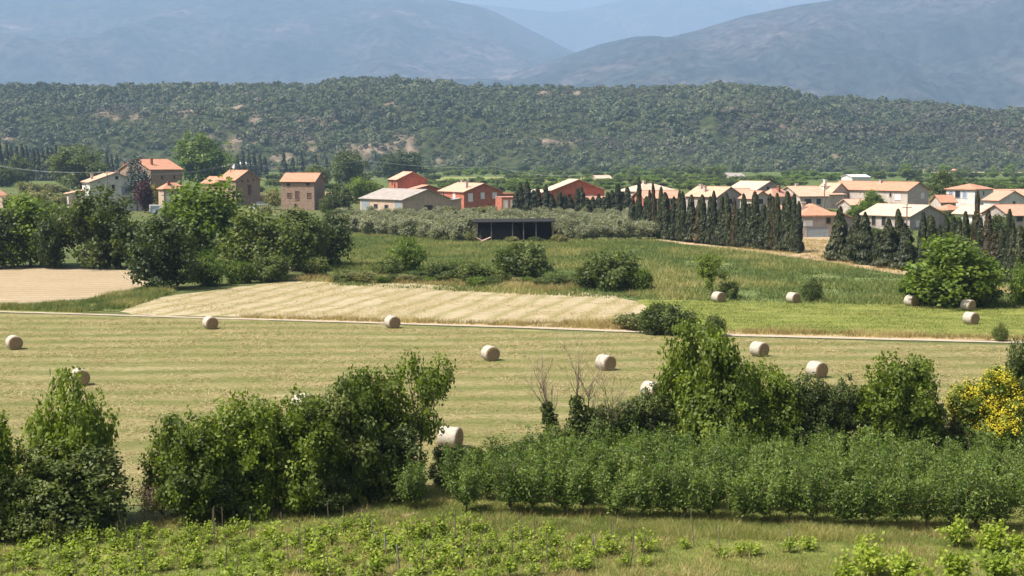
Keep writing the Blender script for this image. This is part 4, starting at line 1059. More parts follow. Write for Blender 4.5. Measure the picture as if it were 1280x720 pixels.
# ------------------------------------------------------------------ vineyard
def vine_kit(name, n, seed, h, hw, nl, ln, nshoot):
    out = []
    for i in range(n):
        rg = np.random.default_rng(seed + i)
        pr = [([(0, 0, -.08), (rg.normal(0, .03), 0, h * .15), (rg.normal(0, .05), 0, h * .32)], [.035, .03, .022])]
        C, T = [], []
        for s in range(nshoot):
            e = np.array([rg.normal(0, hw * .62), rg.normal(0, hw * .42), rg.uniform(.3, 1.0) * h]); o = np.array([0, 0, h * .28])
            m = (o + e) / 2 + np.array([0, 0, .12 * h])
            pr.append(([tuple(o), tuple(m), tuple(e)], [.012, .009, .004]))
            q = nl // nshoot; t = rg.uniform(.1, 1.05, q)[:, None]
            C.append((1 - t) ** 2 * o + 2 * t * (1 - t) * m + t ** 2 * e + rg.normal(size=(q, 3)) * ln * .75)
            T.append(np.clip(rg.normal(.5, .2) + rg.normal(0, .15, q), 0, 1))
        C = np.concatenate(C); C[:, 2] = np.abs(C[:, 2] - .05) + .05; T = np.concatenate(T)
        V, Fq = quads(C, rg.normal(size=C.shape) * .6 + np.array([0, -.15, .8]), ln * rg.uniform(.7, 1.25, len(C)), ln * .85 * rg.uniform(.7, 1.2, len(C)), rg)
        out.append((tubes_for(pr, M['bark'], 'trunk', 5), npmesh('leaves', V, [Fq], M['leaf_vine'], tint=T), h, hw))
    KIT[name] = out
vine_kit('vine_young', 9, 1200, .76, .58, 180, .122, 9)
vine_kit('vine_big', 5, 1300, 1.45, .75, 900, .19, 18)
VA, VB = P(-40, 689), P(430, 652)
vd = (VB - VA).normalized(); vn = Vector((vd.y, -vd.x, 0))
rgv = random.Random(21)
me_post = MB(); me_post.tube([(0, 0, -.2), (0, 0, .5), (0, 0, 1.0)], [.035, .033, .03], 6); post_me = me_post.mesh('post', M['post'])
me_stake = MB(); me_stake.tube([(0, 0, -.2), (0, 0, 1.35)], [.02, .017], 5); stake_me = me_stake.mesh('stake', M['steel'])
rowname = ['uppermost', 'second', 'third', 'fourth', 'fifth', 'sixth', 'lowest']
for r_ in range(7):
    for k in range(-2, 56):
        p = VA + vd * (k * .74 + rgv.uniform(-.15, .15)) + vn * (r_ * 1.6 + .5 + rgv.uniform(-.1, .1))
        qx, qy = proj(p.x, p.y, .3)
        if qx < -25 or qx > 1060 or qy > 745: continue
        # row ends against the grass strip on the right
        if qy < 655 + max(0, (qx - 560)) * .052: continue
        if k % 4 == 0 or rgv.random() < .14:
            o = link('vine_post', post_me if (k % 10 == 0) else stake_me); o.location = p + Vector((rgv.uniform(-.2, .2), .12, 0)); o.rotation_euler = (rgv.gauss(0, .04), rgv.gauss(0, .07), 0); o.scale = (1, 1, rgv.uniform(.75, 1.15))
            tag(o, 'grey post standing in the %s row of young vines' % rowname[r_], 'post', 'posts in the young vineyard')
        if rgv.random() < (.07 if qx < 620 else .33): continue
        tm, cm, H, W = kit('vine_young', k * 3 + r_)
        z = rgv.uniform(.72, 1.2)
        o = empty('grapevine', p, rgv.gauss(math.atan2(vd.y, vd.x), .25), (z * 1.05, z, z * rgv.uniform(.8, 1.1)))
        link('trunk', tm, o); link('leaves', cm, o)
        tag(o, 'young bright green vine in the %s row of the near vineyard' % rowname[r_], 'vine', 'young vines of the near vineyard')
for j, (px, yb, yt, hw, lab) in enumerate([
    (1198, 686, 648, 20, 'full bright vine at the upper left of the right corner block'), (1241, 692, 652, 24, 'full bright vine at the upper right of the corner block'),
    (1276, 702, 664, 22, 'bright vine cut by the right edge, upper'), (1088, 722, 674, 24, 'bright vine leading the corner block on the left'),
    (1062, 742, 694, 22, 'low bright vine left of the corner block at the bottom edge'), (1130, 738, 690, 24, 'bright vine at the bottom edge between the tall ones'),
    (1192, 735, 688, 24, 'bright vine at the bottom below the upper left one'), (1248, 740, 685, 26, 'bright vine at the bottom right corner'),
    (1284, 728, 690, 16, 'bright vine cut by the right edge, lower'), (1160, 755, 712, 22, 'bright vine barely showing at the bottom edge')]):
    p = P(px, yb); s = SC(yb); tm, cm, H, W = kit('vine_big', j)
    o = empty('grapevine', p, j * 1.7, (hw / s / W * .95, hw / s / W * .95, (yb - yt) / s / H))
    link('trunk', tm, o); link('leaves', cm, o)
    tag(o, lab, 'vine', 'full vines in the right corner')

# ------------------------------------------------------------------ hay bales
def bale_meshes():
    n, Rr, Wd = 40, .63, .60
    core, wrap = MB(), MB()
    prof = [(-Wd + .015, 0), (-Wd + .012, .28), (-Wd, .5), (-Wd + .03, Rr - .03), (-Wd + .08, Rr - .012)]
    def lathe(b, pf, closed=False):
        o = len(b.v)
        for y, r in pf:
            for k in range(n):
                t = 2 * math.pi * k / n; b.v.append((math.cos(t) * r, y, math.sin(t) * r * (.97 if math.sin(t) < 0 else 1)))
        for i in range(len(pf) - 1):
            for k in range(n): b.f.append((o + i * n + k, o + i * n + (k + 1) % n, o + (i + 1) * n + (k + 1) % n, o + (i + 1) * n + k))
    lathe(core, [(y, max(r, .001)) for y, r in prof] + [(-y, max(r, .001)) for y, r in reversed(prof)])
    lathe(wrap, [(-Wd + .05, Rr - .02), (-Wd + .055, Rr - .004), (-Wd + .2, Rr + .008), (-.2, Rr + .002), (0, Rr + .01), (.2, Rr + .002), (Wd - .2, Rr + .008), (Wd - .055, Rr - .004), (Wd - .05, Rr - .02)])
    return core.mesh('straw_core', M['bale_end'], True), wrap.mesh('net_wrap', M['net'], True)
bc, bw = bale_meshes()
for j, (px, yb, az, lab) in enumerate([
    (263, 411.5, 32, 'round bale beside the pale track, below the stubble field corner'),
    (490.5, 410.5, 30, 'round bale on the track edge below the striped stubble field'),
    (18, 437, 32, 'round bale near the left picture edge, end facing the camera'),
    (613, 451, 24, 'round bale in mid hay field, brown end facing the camera'),
    (757, 463, 36, 'tilted-looking bale behind the bare twigs of the dead tree'),
    (949, 445.5, 34, 'round bale right of the tall dark hedge tree, wrap side visible'),
    (1021, 472, 32, 'round bale half hidden above the dusky hedge bush'),
    (815, 499, 40, 'pale bale peeping between bushes left of the tall dark tree'),
    (100, 482, 30, 'white-topped bale behind the tall left hedge tree'),
    (563, 560, 70, 'nearest bale by the slender tree, white side up'),
    (380, 515, 50, 'bale almost hidden by the left hedge top'),
    (898, 378, 30, 'far bale half hidden by grass at the sparse bush'),
    (991.5, 379, 30, 'far bale at the green field edge below the small ragged bush'),
    (1139, 383, 30, 'far bale left of the big bright round tree'),
    (1210, 388.5, 33, 'upper of two far bales right of the big bright tree'),
    (1213.5, 405.5, 28, 'lower of two far bales, alone on the green field')]):
    p = P(px, yb)
    o = empty('hay_bale', (p.x, p.y, .54), R(az), (.90, .90, .89))
    link('straw_core', bc, o); link('net_wrap', bw, o)
    tag(o, lab, 'hay bale', 'round hay bales')

# ------------------------------------------------------------------ houses
def house(name, label, px, yb, a, pA, pB, ye, yr, gable, wall, roof, wins=(), chim=(), wings=(), cat='house', group='houses of the village', over=.45, lite=False):
    """px, yb: nearest corner; pA / pB: picture widths of the right and left face; ye, yr: rows of eave and ridge"""
    s = SC(yb); ar = R(a); p = P(px, yb)
    o = empty(name, p, ar); tag(o, label, cat, group)
    def vol(x0, y0, wA, wB, he, rise, gb, wm, rm, z0=-.3):
        wl, rf = MB(), MB()
        t, e = .16, over
        if gb in 'AB':
            if gb == 'A':   # gable shows on the right face, ridge runs along local y
                m = x0 + wA / 2; k = rise / (wA / 2)
                wl.poly([(x0, y0, z0), (x0 + wA, y0, z0), (x0 + wA, y0, he), (m, y0, he + rise), (x0, y0, he), (x0, y0 + wB, z0), (x0 + wA, y0 + wB, z0), (x0 + wA, y0 + wB, he), (m, y0 + wB, he + rise), (x0, y0 + wB, he)],
                        [(0, 1, 2, 3, 4), (9, 8, 7, 6, 5), (0, 4, 9, 5), (1, 6, 7, 2)])
                for sx in (-1, 1):
                    xe = m + sx * (wA / 2 + e); ze = he - k * e + .004
                    rf.slab([(xe, y0 - e, ze), (m + sx * .002, y0 - e, he + rise + .004), (m + sx * .002, y0 + wB + e, he + rise + .004), (xe, y0 + wB + e, ze)], t)
                rf.box((m - .14, y0 - e, he + rise + t * .9), (m + .14, y0 + wB + e, he + rise + t + .07))
            else:
                m = y0 + wB / 2; k = rise / (wB / 2)
                wl.poly([(x0, y0, z0), (x0, y0 + wB, z0), (x0, y0 + wB, he), (x0, m, he + rise), (x0, y0, he), (x0 + wA, y0, z0), (x0 + wA, y0 + wB, z0), (x0 + wA, y0 + wB, he), (x0 + wA, m, he + rise), (x0 + wA, y0, he)],
                        [(4, 3, 2, 1, 0), (5, 6, 7, 8, 9), (0, 5, 9, 4), (1, 2, 7, 6)])
                for sy in (-1, 1):
                    ye_ = m + sy * (wB / 2 + e); ze = he - k * e + .004
                    rf.slab([(x0 - e, ye_, ze), (x0 - e, m + sy * .002, he + rise + .004), (x0 + wA + e, m + sy * .002, he + rise + .004), (x0 + wA + e, ye_, ze)], t)
                rf.box((x0 - e, m - .14, he + rise + t * .9), (x0 + wA + e, m + .14, he + rise + t + .07))
        elif gb == 'H':
            wl.box((x0, y0, z0), (x0 + wA, y0 + wB, he))
            X0, X1, Y0, Y1 = x0 - e, x0 + wA + e, y0 - e, y0 + wB + e
            z1, z2 = he + .004, he + .2
            if wA >= wB:
                d = (Y1 - Y0) / 2; r0_, r1_ = (X0 + d, (Y0 + Y1) / 2, z2 + rise), (X1 - d, (Y0 + Y1) / 2, z2 + rise)
                fs = [(4, 5, 9, 8), (5, 6, 9), (6, 7, 8, 9), (7, 4, 8)]
            else:
                d = (X1 - X0) / 2; r0_, r1_ = ((X0 + X1) / 2, Y0 + d, z2 + rise), ((X0 + X1) / 2, Y1 - d, z2 + rise)
                fs = [(4, 5, 8), (5, 6, 9, 8), (6, 7, 9), (7, 4, 8, 9)]
            rf.poly([(X0, Y0, z1), (X1, Y0, z1), (X1, Y1, z1), (X0, Y1, z1), (X0, Y0, z2), (X1, Y0, z2), (X1, Y1, z2), (X0, Y1, z2), r0_, r1_],
                    [(3, 2, 1, 0), (0, 1, 5, 4), (1, 2, 6, 5), (2, 3, 7, 6), (3, 0, 4, 7)] + fs)
        elif gb == 'F':     # flat top with a parapet
            wl.box((x0, y0, z0), (x0 + wA, y0 + wB, he))
            rf.box((x0 - .06, y0 - .06, he + .004), (x0 + wA + .06, y0 + wB + .06, he + .16))
        elif gb == 'M':     # single slope falling to face A
            wl.poly([(x0, y0, z0), (x0 + wA, y0, z0), (x0 + wA, y0 + wB, z0), (x0, y0 + wB, z0), (x0, y0, he), (x0 + wA, y0, he), (x0 + wA, y0 + wB, he + rise), (x0, y0 + wB, he + rise)],
                    [(0, 1, 5, 4), (1, 2, 6, 5), (2, 3, 7, 6), (3, 0, 4, 7)])
            k = rise / wB
            rf.slab([(x0 - e, y0 - e, he - k * e + .004), (x0 + wA + e, y0 - e, he - k * e + .004), (x0 + wA + e, y0 + wB, he + rise + .004), (x0 - e, y0 + wB, he + rise + .004)], t)
        elif gb == 'N':     # single slope falling to face B
            wl.poly([(x0, y0, z0), (x0 + wA, y0, z0), (x0 + wA, y0 + wB, z0), (x0, y0 + wB, z0), (x0, y0, he), (x0 + wA, y0, he + rise), (x0 + wA, y0 + wB, he + rise), (x0, y0 + wB, he)],
                    [(0, 1, 5, 4), (1, 2, 6, 5), (2, 3, 7, 6), (3, 0, 4, 7)])
            k = rise / wA
            rf.slab([(x0 - e, y0 - e, he - k * e + .004), (x0 + wA, y0 - e, he + rise + .004), (x0 + wA, y0 + wB + e, he + rise + .004), (x0 - e, y0 + wB + e, he - k * e + .004)], t)
        wo_ = wl.build('wall', M[wm], o); ro_ = rf.build('roof', M[rm], o)
        return wo_, ro_
    ca, sa = max(.17, abs(math.cos(ar))), max(.17, abs(math.sin(ar)))
    wA, wB = pA / (s * ca), pB / (s * sa)
    he, rise = (yb - ye) / s, (ye - yr) / s
    wo_, ro_ = vol(0, 0, wA, wB, he, max(rise, .2), gable, wall, roof)
    for wg in wings:   # (x0, y0, wA, wB, eave, rise, gable, wall, roof) in metres
        vol(*wg)
    for c in chim:     # (fu, fv, top above ridge)
        b = MB(); x, y = c[0] * wA, c[1] * wB; zt = he + rise + c[2]
        b.box((x - .35, y - .35, he * .8), (x + .35, y + .35, zt)); b.box((x - .45, y - .45, zt + .003), (x + .45, y + .45, zt + .15))
        b.build('chimney', M[c[3] if len(c) > 3 else 'brick'], ro_)
    for wn in wins:    # (face, px, py, w, h, kind)
        f, wx, wy, ww, wh, kd = wn
        z = (yb - wy) / s
        if f == 'A': u = (wx - px) / (s * math.cos(ar))
        else: u = (px - wx) / (s * math.sin(ar))
        fr, pn = MB(), MB()
        def bx(b, u0, u1, z0, z1, d0, d1):
            if f == 'A': b.box((u0, -d1, z0), (u1, -d0, z1))
            else: b.box((-d1, u0, z0), (-d0, u1, z1))
        u0, u1, z0, z1 = u - ww / 2, u + ww / 2, z - wh / 2, z + wh / 2
        g = .09
        bx(fr, u0 - g, u0, z0 - g, z1 + g, .003, .09); bx(fr, u1, u1 + g, z0 - g, z1 + g, .003, .09)
        bx(fr, u0, u1, z1, z1 + g, .003, .09); bx(fr, u0, u1, z0 - g, z0, .003, .12)
        bx(pn, u0, u1, z0, z1, .004, .035)
        nm = 'door' if kd in ('door', 'steel', 'garage') else 'window'
        fm = dict(glass='shutter_white', dark='stone', blue='shutter_white', white='shutter_white', door='stone', steel='greywall', garage='offwhite', brown='stone').get(kd, 'stone')
        if wall in ('red', 'offwhite', 'white') and kd == 'dark': fm = wall
        fo = fr.build(nm, M[fm], o)
        pn.build('pane' if nm == 'window' else 'door_leaf', M[dict(glass='glass', dark='glass', blue='shutter_blue', white='shutter_white', door='shutter_brown', steel='door_steel', garage='shutter_white', brown='shutter_brown')[kd]], fo)
    return o

house('village_house', 'white gabled house with orange roof and blue balcony shutters among the left trees', 113, 264, 25, 58, 25, 228, 216.5, 'A', 'white', 'roof_peach',
      [('A', 152, 239, 2.0, 2.4, 'blue'), ('A', 139, 235, .8, 1.7, 'dark'), ('A', 143, 222.5, .8, .9, 'dark'), ('A', 127, 236, 1.8, 2.0, 'white'), ('B', 102, 236, 1.2, 1.3, 'glass')],
      [(.12, .5, -.3, 'offwhite'), (.55, .12, .5, 'offwhite')], [(-4.5, 8, 4.4, 6, 4.6, .9, 'N', 'offwhite', 'roof_peach')])
bal = MB(); s_ = SC(264)
house('village_house', 'tall brown stone house with orange roof behind the white house', 189, 252, 50, 31, 49, 212, 199.5, 'B', 'stone', 'roof_orange',
      [('A', 200, 222, .9, 1.2, 'brown'), ('A', 212, 222, .9, 1.2, 'brown'), ('B', 158, 214, .8, .9, 'dark'), ('B', 176, 222, .9, 1.2, 'dark')], [(.25, .22, .2), (.1, .95, -1.3)])
house('village_house', 'small orange-roofed porch house right of the clipped cone tree', 205, 261, 35, 24, 10, 237, 229.5, 'H', 'beige', 'roof_orange',
      [('A', 210, 247, 1.2, 2.4, 'white'), ('A', 220, 245, 1.0, 1.3, 'dark')], [(.3, .3, .4)])
house('village_house', 'long brown house with stepped orange roofs and gable end, under the bright tree', 295, 257, 45, 26, 27, 225, 213.5, 'A', 'stone', 'roof_orange',
      [('A', 302, 226.5, .6, .8, 'dark'), ('A', 308, 226, .6, .8, 'dark'), ('A', 314, 225.5, .6, .8, 'dark'), ('A', 309.5, 238, 1.3, 3.2, 'door'), ('B', 285, 236, 1, 1.2, 'dark')], [],
      [(1.2, 9.15, 6.3, 11, 6.6, 1.9, 'A', 'stone', 'roof_orange'), (8.9, 1.0, 3.2, 4.5, 2.2, .6, 'N', 'stone', 'roof_orange')])
house('village_house', 'small two-storey stone house with plain orange roof, standing alone', 352, 262.5, -9, 42, 8, 227, 217, 'B', 'stone', 'roof_orange',
      [('A', 361, 230.8, .95, .8, 'dark'), ('A', 386, 230.2, .95, .8, 'dark'), ('A', 362, 244, 1.2, 1.3, 'brown'), ('A', 387, 244, 1.2, 1.3, 'brown'), ('A', 372, 244, 1.1, 2.4, 'brown'), ('A', 370, 256, .7, .6, 'dark')])
house('farm_shed', 'white farm shed with round dark opening in its gable, far behind', 309, 222, 40, 13, 26, 210.5, 203, 'A', 'white', 'tin', [('A', 315.5, 208.5, 1.8, 1.8, 'dark')], cat='shed', group='sheds on the far plain')
house('farm_shed', 'low white lean-to left of the far white farm shed', 283, 222, 40, 6, 12, 213, 205, 'A', 'white', 'tin', cat='shed', group='sheds on the far plain')
house('warehouse', 'grey-roofed warehouse with beige gable behind the olive grove', 503, 268, 40, 58, 60, 250, 238, 'A', 'beige', 'roof_grey',
      [('B', 451, 257, 3.4, 3.1, 'steel'), ('B', 497.5, 257.5, 2.6, 3.2, 'steel'), ('B', 466, 259, 1.6, 1.0, 'dark'), ('B', 481, 259.5, 1.6, 1.0, 'dark'), ('A', 534, 260.5, 2.6, 1.2, 'dark')], [],
      [(15.45, .6, 4.3, 14, 3.2, .5, 'N', 'beige', 'roof_grey')], cat='warehouse')
house('village_house', 'red tower-like house with peach roof behind the grey warehouse', 497, 258, 22, 36, 13, 224.5, 215.5, 'A', 'red', 'roof_peach',
      [('B', 489, 229, .9, 1.0, 'dark'), ('B', 493, 232, .9, 1.6, 'dark')], [], [(2, -6.5, 11, 6.4, 4.9, 1.4, 'A', 'red', 'roof_pink')])
house('village_house', 'red house with arched white windows and peach hipped roof', 580, 262, 30, 48, 34, 240, 230, 'A', 'red', 'roof_peach',
      [('B', 567, 244, 1.3, 2.0, 'white'), ('B', 553, 244, 1.0, 1.2, 'glass'), ('A', 588, 247, 1.3, 2.2, 'white'), ('A', 603, 245, 1.2, 1.8, 'garage'), ('A', 618, 245, 1.3, 1.6, 'white')],
      [(.2, .2, .6, 'offwhite'), (.55, .9, .7, 'offwhite')], [(-2.2, 3.5, 2.1, 8, 3.0, .2, 'F', 'red', 'red'), (12.9, .3, 4.2, 6, 4.2, .2, 'F', 'red', 'red')])
house('garage', 'low red garage with peach doors left of the first cypresses', 627, 264, 15, 30, 8, 247, 246, 'F', 'red', 'roof_pink',
      [('A', 632, 256, 1.2, 2.6, 'garage'), ('A', 641, 256, 1.2, 2.6, 'garage'), ('A', 652, 254, 1.2, 1.2, 'white')], cat='garage')
house('village_house', 'red house with pale sunlit roof and wide gable above the cypress tips', 690, 266, 22, 67, 10, 238, 225, 'A', 'red', 'roof_cream',
      [('A', 738, 249, 2.2, 1.8, 'garage'), ('A', 712, 246, 1.0, 1.2, 'dark')], [], [(7.5, -4.2, 8.5, 4.1, 3.4, .8, 'M', 'red', 'roof_pink'), (-3.0, 2, 2.9, 9, 5.0, .9, 'N', 'red', 'roof_cream')])
house('village_house', 'cream-roofed low house behind the tallest slim cypress of the row', 800, 264, 35, 50, 25, 240, 231, 'H', 'offwhite', 'roof_cream',
      [('A', 812, 248, 1.4, 1.4, 'blue'), ('B', 790, 248, 1.3, 1.6, 'blue')], [(.4, .5, .9, 'offwhite')])
house('village_house', 'terracotta-walled bungalow with pink roof above the row middle', 806, 272, 15, 50, 12, 248, 239.5, 'B', 'red', 'roof_pink', [('A', 842, 253, 1.4, 1.4, 'glass'), ('A', 818, 255, 1.4, 1.4, 'glass')])
house('village_house', 'peach-roofed house with blue-grey gable in the row of bungalows', 896, 270, 38, 36, 34, 246, 234.5, 'A', 'greywall', 'roof_peach',
      [('A', 915, 252, 1.4, 1.4, 'glass'), ('A', 922, 268, 2.4, 2.2, 'garage')], [(.2, .55, .2, 'offwhite'), (.35, .8, .5, 'offwhite')])
house('village_house', 'large beige-roofed hall at the back of the bungalows', 945, 258, 42, 38, 30, 237.5, 227.5, 'A', 'greywall', 'roof_cream', [('A', 962, 236, 1.2, 1.2, 'dark')])
house('village_house', 'small pink-gabled bungalow in front of the beige hall', 940, 272, 30, 26, 12, 248, 239.5, 'A', 'offwhite', 'roof_pink', [('A', 952, 252, 1.4, 1.3, 'glass'), ('A', 946, 258, 1.0, 1.0, 'white')])
house('village_house', 'pink-roofed bungalow behind the right end of the tall row', 965, 268, 40, 30, 14, 247, 237, 'H', 'offwhite', 'roof_pink', [('A', 985, 252, 1.4, 1.4, 'glass')], [(.5, .3, .8, 'brick')])
house('village_house', 'long peach-roofed bungalow left of the arched house', 1000, 264, 12, 36, 16, 245.5, 234, 'B', 'offwhite', 'roof_peach', [('A', 1010, 252, 2.2, 1.6, 'glass'), ('A', 1024, 252, 1.4, 1.6, 'glass')], [(.3, .5, .7, 'offwhite')])
house('village_house', 'white arched house with stepped peach roofs beside the wide villa', 1040, 260, 35, 24, 16, 240, 229.5, 'A', 'offwhite', 'roof_peach',
      [('A', 1050, 246, 1.4, 2.0, 'white'), ('A', 1057, 246, 1.3, 2.2, 'dark'), ('B', 1033, 248, 1.0, 1.2, 'dark')], [(.05, .5, 1.1, 'white')], [(-4, -2, 7, 5, 3.9, .9, 'M', 'offwhite', 'roof_peach')])
house('village_house', 'grey house with hipped orange roof below the long peach bungalow, at the sandy gap', 1003, 297, 8, 42, 10, 270.5, 257, 'H', 'greywall', 'roof_orange',
      [('A', 1010, 279, 1.5, .9, 'white'), ('A', 1022, 290, 4.0, 1.8, 'steel'), ('A', 1036, 276, .8, 1.0, 'dark')], [(.2, .4, .4, 'offwhite')], [(6.3, 3, 5.5, 6, 3.0, 1.1, 'A', 'greywall', 'roof_orange')])
house('village_house', 'wide villa with long orange roof, white shutters and grey right gable', 1134, 262, 38, 34, 76, 238.5, 228.5, 'A', 'offwhite', 'roof_orange',
      [('A', 1158, 245, 1.4, 1.5, 'white'), ('B', 1125, 247, 1.8, 1.3, 'white'), ('B', 1103, 243, 2.4, 1.1, 'white'), ('B', 1118, 244, .7, 1.2, 'dark'), ('B', 1075, 249, 1.6, 2.6, 'dark'), ('B', 1064, 249, 1.6, 2.4, 'dark'), ('B', 1112, 256, 1.5, 1.5, 'dark')],
      [(.4, .45, .5, 'offwhite')])
house('village_house', 'cream-roofed house with wide brown gable behind the right-hand conifers', 1137, 288, 40, 58, 48, 270.5, 258, 'A', 'greywall', 'roof_cream',
      [('A', 1172, 278, 1.6, 1.7, 'dark'), ('A', 1150, 280, 1.2, 1.2, 'white'), ('B', 1102, 277, .9, 2.0, 'dark'), ('B', 1112, 277, .9, 2.0, 'dark'), ('B', 1094, 281, 1.2, 1.3, 'white'), ('B', 1130, 279, 1.0, 1.6, 'dark')])
house('village_house', 'small orange-roofed annex between the wide villa and the two-storey house', 1176, 266, 14, 20, 6, 252.5, 244.5, 'B', 'offwhite', 'roof_orange', [('A', 1184, 257, 1.0, 1.0, 'dark')])
house('village_house', 'two-storey white house with hipped orange roof and shuttered windows', 1218, 265, 42, 32, 27, 237.5, 231, 'H', 'white', 'roof_orange',
      [('B', 1195.5, 243.5, 1.2, 1.9, 'blue'), ('B', 1202, 243.5, 1.5, 1.9, 'dark'), ('B', 1208.5, 243.5, 1.2, 1.9, 'blue'), ('A', 1233, 242, .7, 1.1, 'dark'), ('A', 1242, 252, 1.0, 1.2, 'dark')])
house('village_house', 'white gabled house with pink roof at the right edge, upper', 1248, 274, 28, 44, 12, 250.5, 239.5, 'A', 'white', 'roof_pink', [('A', 1271, 255.5, .9, 1.3, 'dark'), ('A', 1260, 262, 1.2, 1.2, 'glass')], [(.5, .1, .2, 'offwhite')])
house('village_house', 'low white bungalow with cream roof right of the cream-roofed house', 1232, 282, 35, 32, 28, 268, 258.5, 'A', 'white', 'roof_cream', [('A', 1250, 274, 1.2, 1.2, 'glass'), ('B', 1222, 274, 1.0, 1.8, 'dark')])
house('village_house', 'pink-roofed bungalow with grey wall at the right picture edge', 1262, 288, 12, 40, 14, 269.5, 257.5, 'B', 'greywall', 'roof_pink', [('A', 1275, 273.5, 1.3, 1.0, 'dark')])
house('village_house', 'low peach-roofed house at the right edge behind the white gabled one', 1250, 264, 18, 44, 10, 246.5, 237.5, 'B', 'offwhite', 'roof_peach', [('A', 1272, 250, 1.2, 1.2, 'dark')])
house('village_house', 'narrow peach roof squeezed before the beige hall', 918, 262, 22, 26, 10, 245, 236.5, 'B', 'offwhite', 'roof_peach', [('A', 930, 250, 1.2, 1.2, 'dark')])
house('village_house', 'little hipped orange roof between the cream-roofed house and the two-storey house', 1184, 276, 30, 24, 12, 263.5, 257, 'H', 'offwhite', 'roof_orange', [('A', 1195, 269, 1.1, 1.2, 'dark')])
house('village_house', 'low peach-roofed wing in front of the villa left end', 1064, 268, 12, 28, 8, 256.5, 250, 'B', 'offwhite', 'roof_peach', [('A', 1078, 261, 1.6, 1.4, 'dark')])
house('village_house', 'low terracotta roof behind the end of the tall cypress row', 968, 280, 14, 34, 8, 266, 258, 'B', 'offwhite', 'roof_pink', [('A', 985, 272, 1.3, 1.2, 'dark')])
house('farm_shed', 'long low white shed on the plain above the wide villa', 1065, 228, 10, 24, 6, 221.5, 218.5, 'B', 'white', 'tin', cat='shed', group='sheds on the far plain')
house('farm_shed', 'small beige-roofed shed in the far orchard behind the red gabled house', 746, 228, 20, 19, 6, 223, 219.5, 'B', 'beige', 'roof_cream', cat='shed', group='sheds on the far plain')
house('farm_shed', 'small low farm building among trees above the peach roofs', 912, 226, 20, 20, 8, 220.5, 216.5, 'B', 'greywall', 'roof_grey', cat='shed', group='sheds on the far plain')
house('farm_shed', 'tiny pink-roofed building on the sandy strip at far right', 1187, 217, 20, 14, 4, 213.5, 211.5, 'B', 'beige', 'roof_pink', cat='shed', group='sheds on the far plain')
house('village_house', 'orange-roofed house cut by the left picture edge', 4, 260, 60, 4, 50, 246, 232, 'B', 'beige', 'roof_orange', [('A', 6, 252, .8, 1, 'dark')])

# balcony of the white house
def balcony():
    p = P(113, 264); ar = R(25); s = SC(264)
    o = [x for x in bpy.data.objects if x.get('label', '').startswith('white gabled house with orange roof and blue')][0]
    u0, u1 = (147 - 113) / (s * math.cos(ar)), (178 - 113) / (s * math.cos(ar)); z = (264 - 246) / s
    b = MB(); b.box((u0, -1.4, z - .2), (u1, -.01, z)); b.build('balcony_floor', M['greywall'], o)
    b = MB()
    b.box((u0, -1.4, z + .95), (u1, -1.35, z + 1.0))
    n = 24
    for k in range(n + 1):
        x = u0 + (u1 - u0) * k / n; b.box((x - .02, -1.39, z + .003), (x + .02, -1.36, z + .947))
    b.build('balcony_railing', M['shutter_blue'], o)
balcony()

# ------------------------------------------------------------------ black open shed in the olive grove
def shed():
    p = P(594, 302); s = SC(302); Wd = 98 / s; Dp = 6.0; Ht = 24.5 / s
    o = empty('open_shed', p, R(-1)); tag(o, 'black flat-roofed open shed on posts in front of the olive grove', 'shed')
    b = MB(); b.slab([(-.4, -.4, Ht - .15), (Wd + .3, -.4, Ht), (Wd + .3, Dp, Ht + .3), (-.4, Dp, Ht + .15)], .16); b.build('roof', M['black'], o)
    for fx in (.0, .20, .47, .61, .77, .985):
        for y in (.0, Dp - .4):
            b = MB(); b.box((fx * Wd, y, -.2), (fx * Wd + .16, y + .16, Ht - .16 + fx * .13)); b.build('post', M['steel'], o)
    b = MB(); b.box((.2, Dp - .2, 0.02), (Wd * .98, Dp - .1, Ht - .1)); b.build('back_shade_panel', M['black'], o)  # black back panel, run full width to stand in for shade in the bays
    # covered heap inside
    rg = np.random.default_rng(3); nx_, ny_ = 28, 14
    X, Y = np.meshgrid(np.linspace(.5, Wd * .60, nx_), np.linspace(.5, Dp - .6, ny_), indexing='xy')
    u = np.minimum(1, np.minimum(X - .5, Wd * .60 - X) / 1.2); v = np.minimum(1, np.minimum(Y - .5, Dp - .6 - Y) / .6)
    Z = 3.0 * np.clip(u, 0, 1) ** .5 * np.clip(v, 0, 1) ** .4 * (.85 + .2 * fbm(X, Y, 6, 3))
    q = p + Vector((0, 0, .01))
    h = link('tarpaulin_heap', npmesh('tarpaulin_heap', np.stack([X.ravel(), Y.ravel(), Z.ravel()], 1), [grid_faces(nx_, ny_)], M['black'], smooth=True)); h.location = q
    tag(h, 'heap under black tarpaulin inside the open shed', 'heap')
    for j, (px, yb, l, r_, lab) in enumerate([(598, 302.5, 2.6, 25, 'pale pink board leaning before the open shed'), (606, 303, 2.2, -22, 'second pinkish board lying by the open shed'), (680, 301, 2.2, 8, 'pale board lying inside the right bay of the open shed')]):
        b = MB(); b.box((-l / 2, -.3, -.04), (l / 2, .3, .06)); k = b.build('board', M['pinkboard']); pp = P(px, yb); k.location = (pp.x, pp.y - .9, .35 + l * .5 * math.sin(abs(R(r_))) - .25); k.rotation_euler = (0, R(r_), R(10 * j))
        tag(k, lab, 'board')
shed()

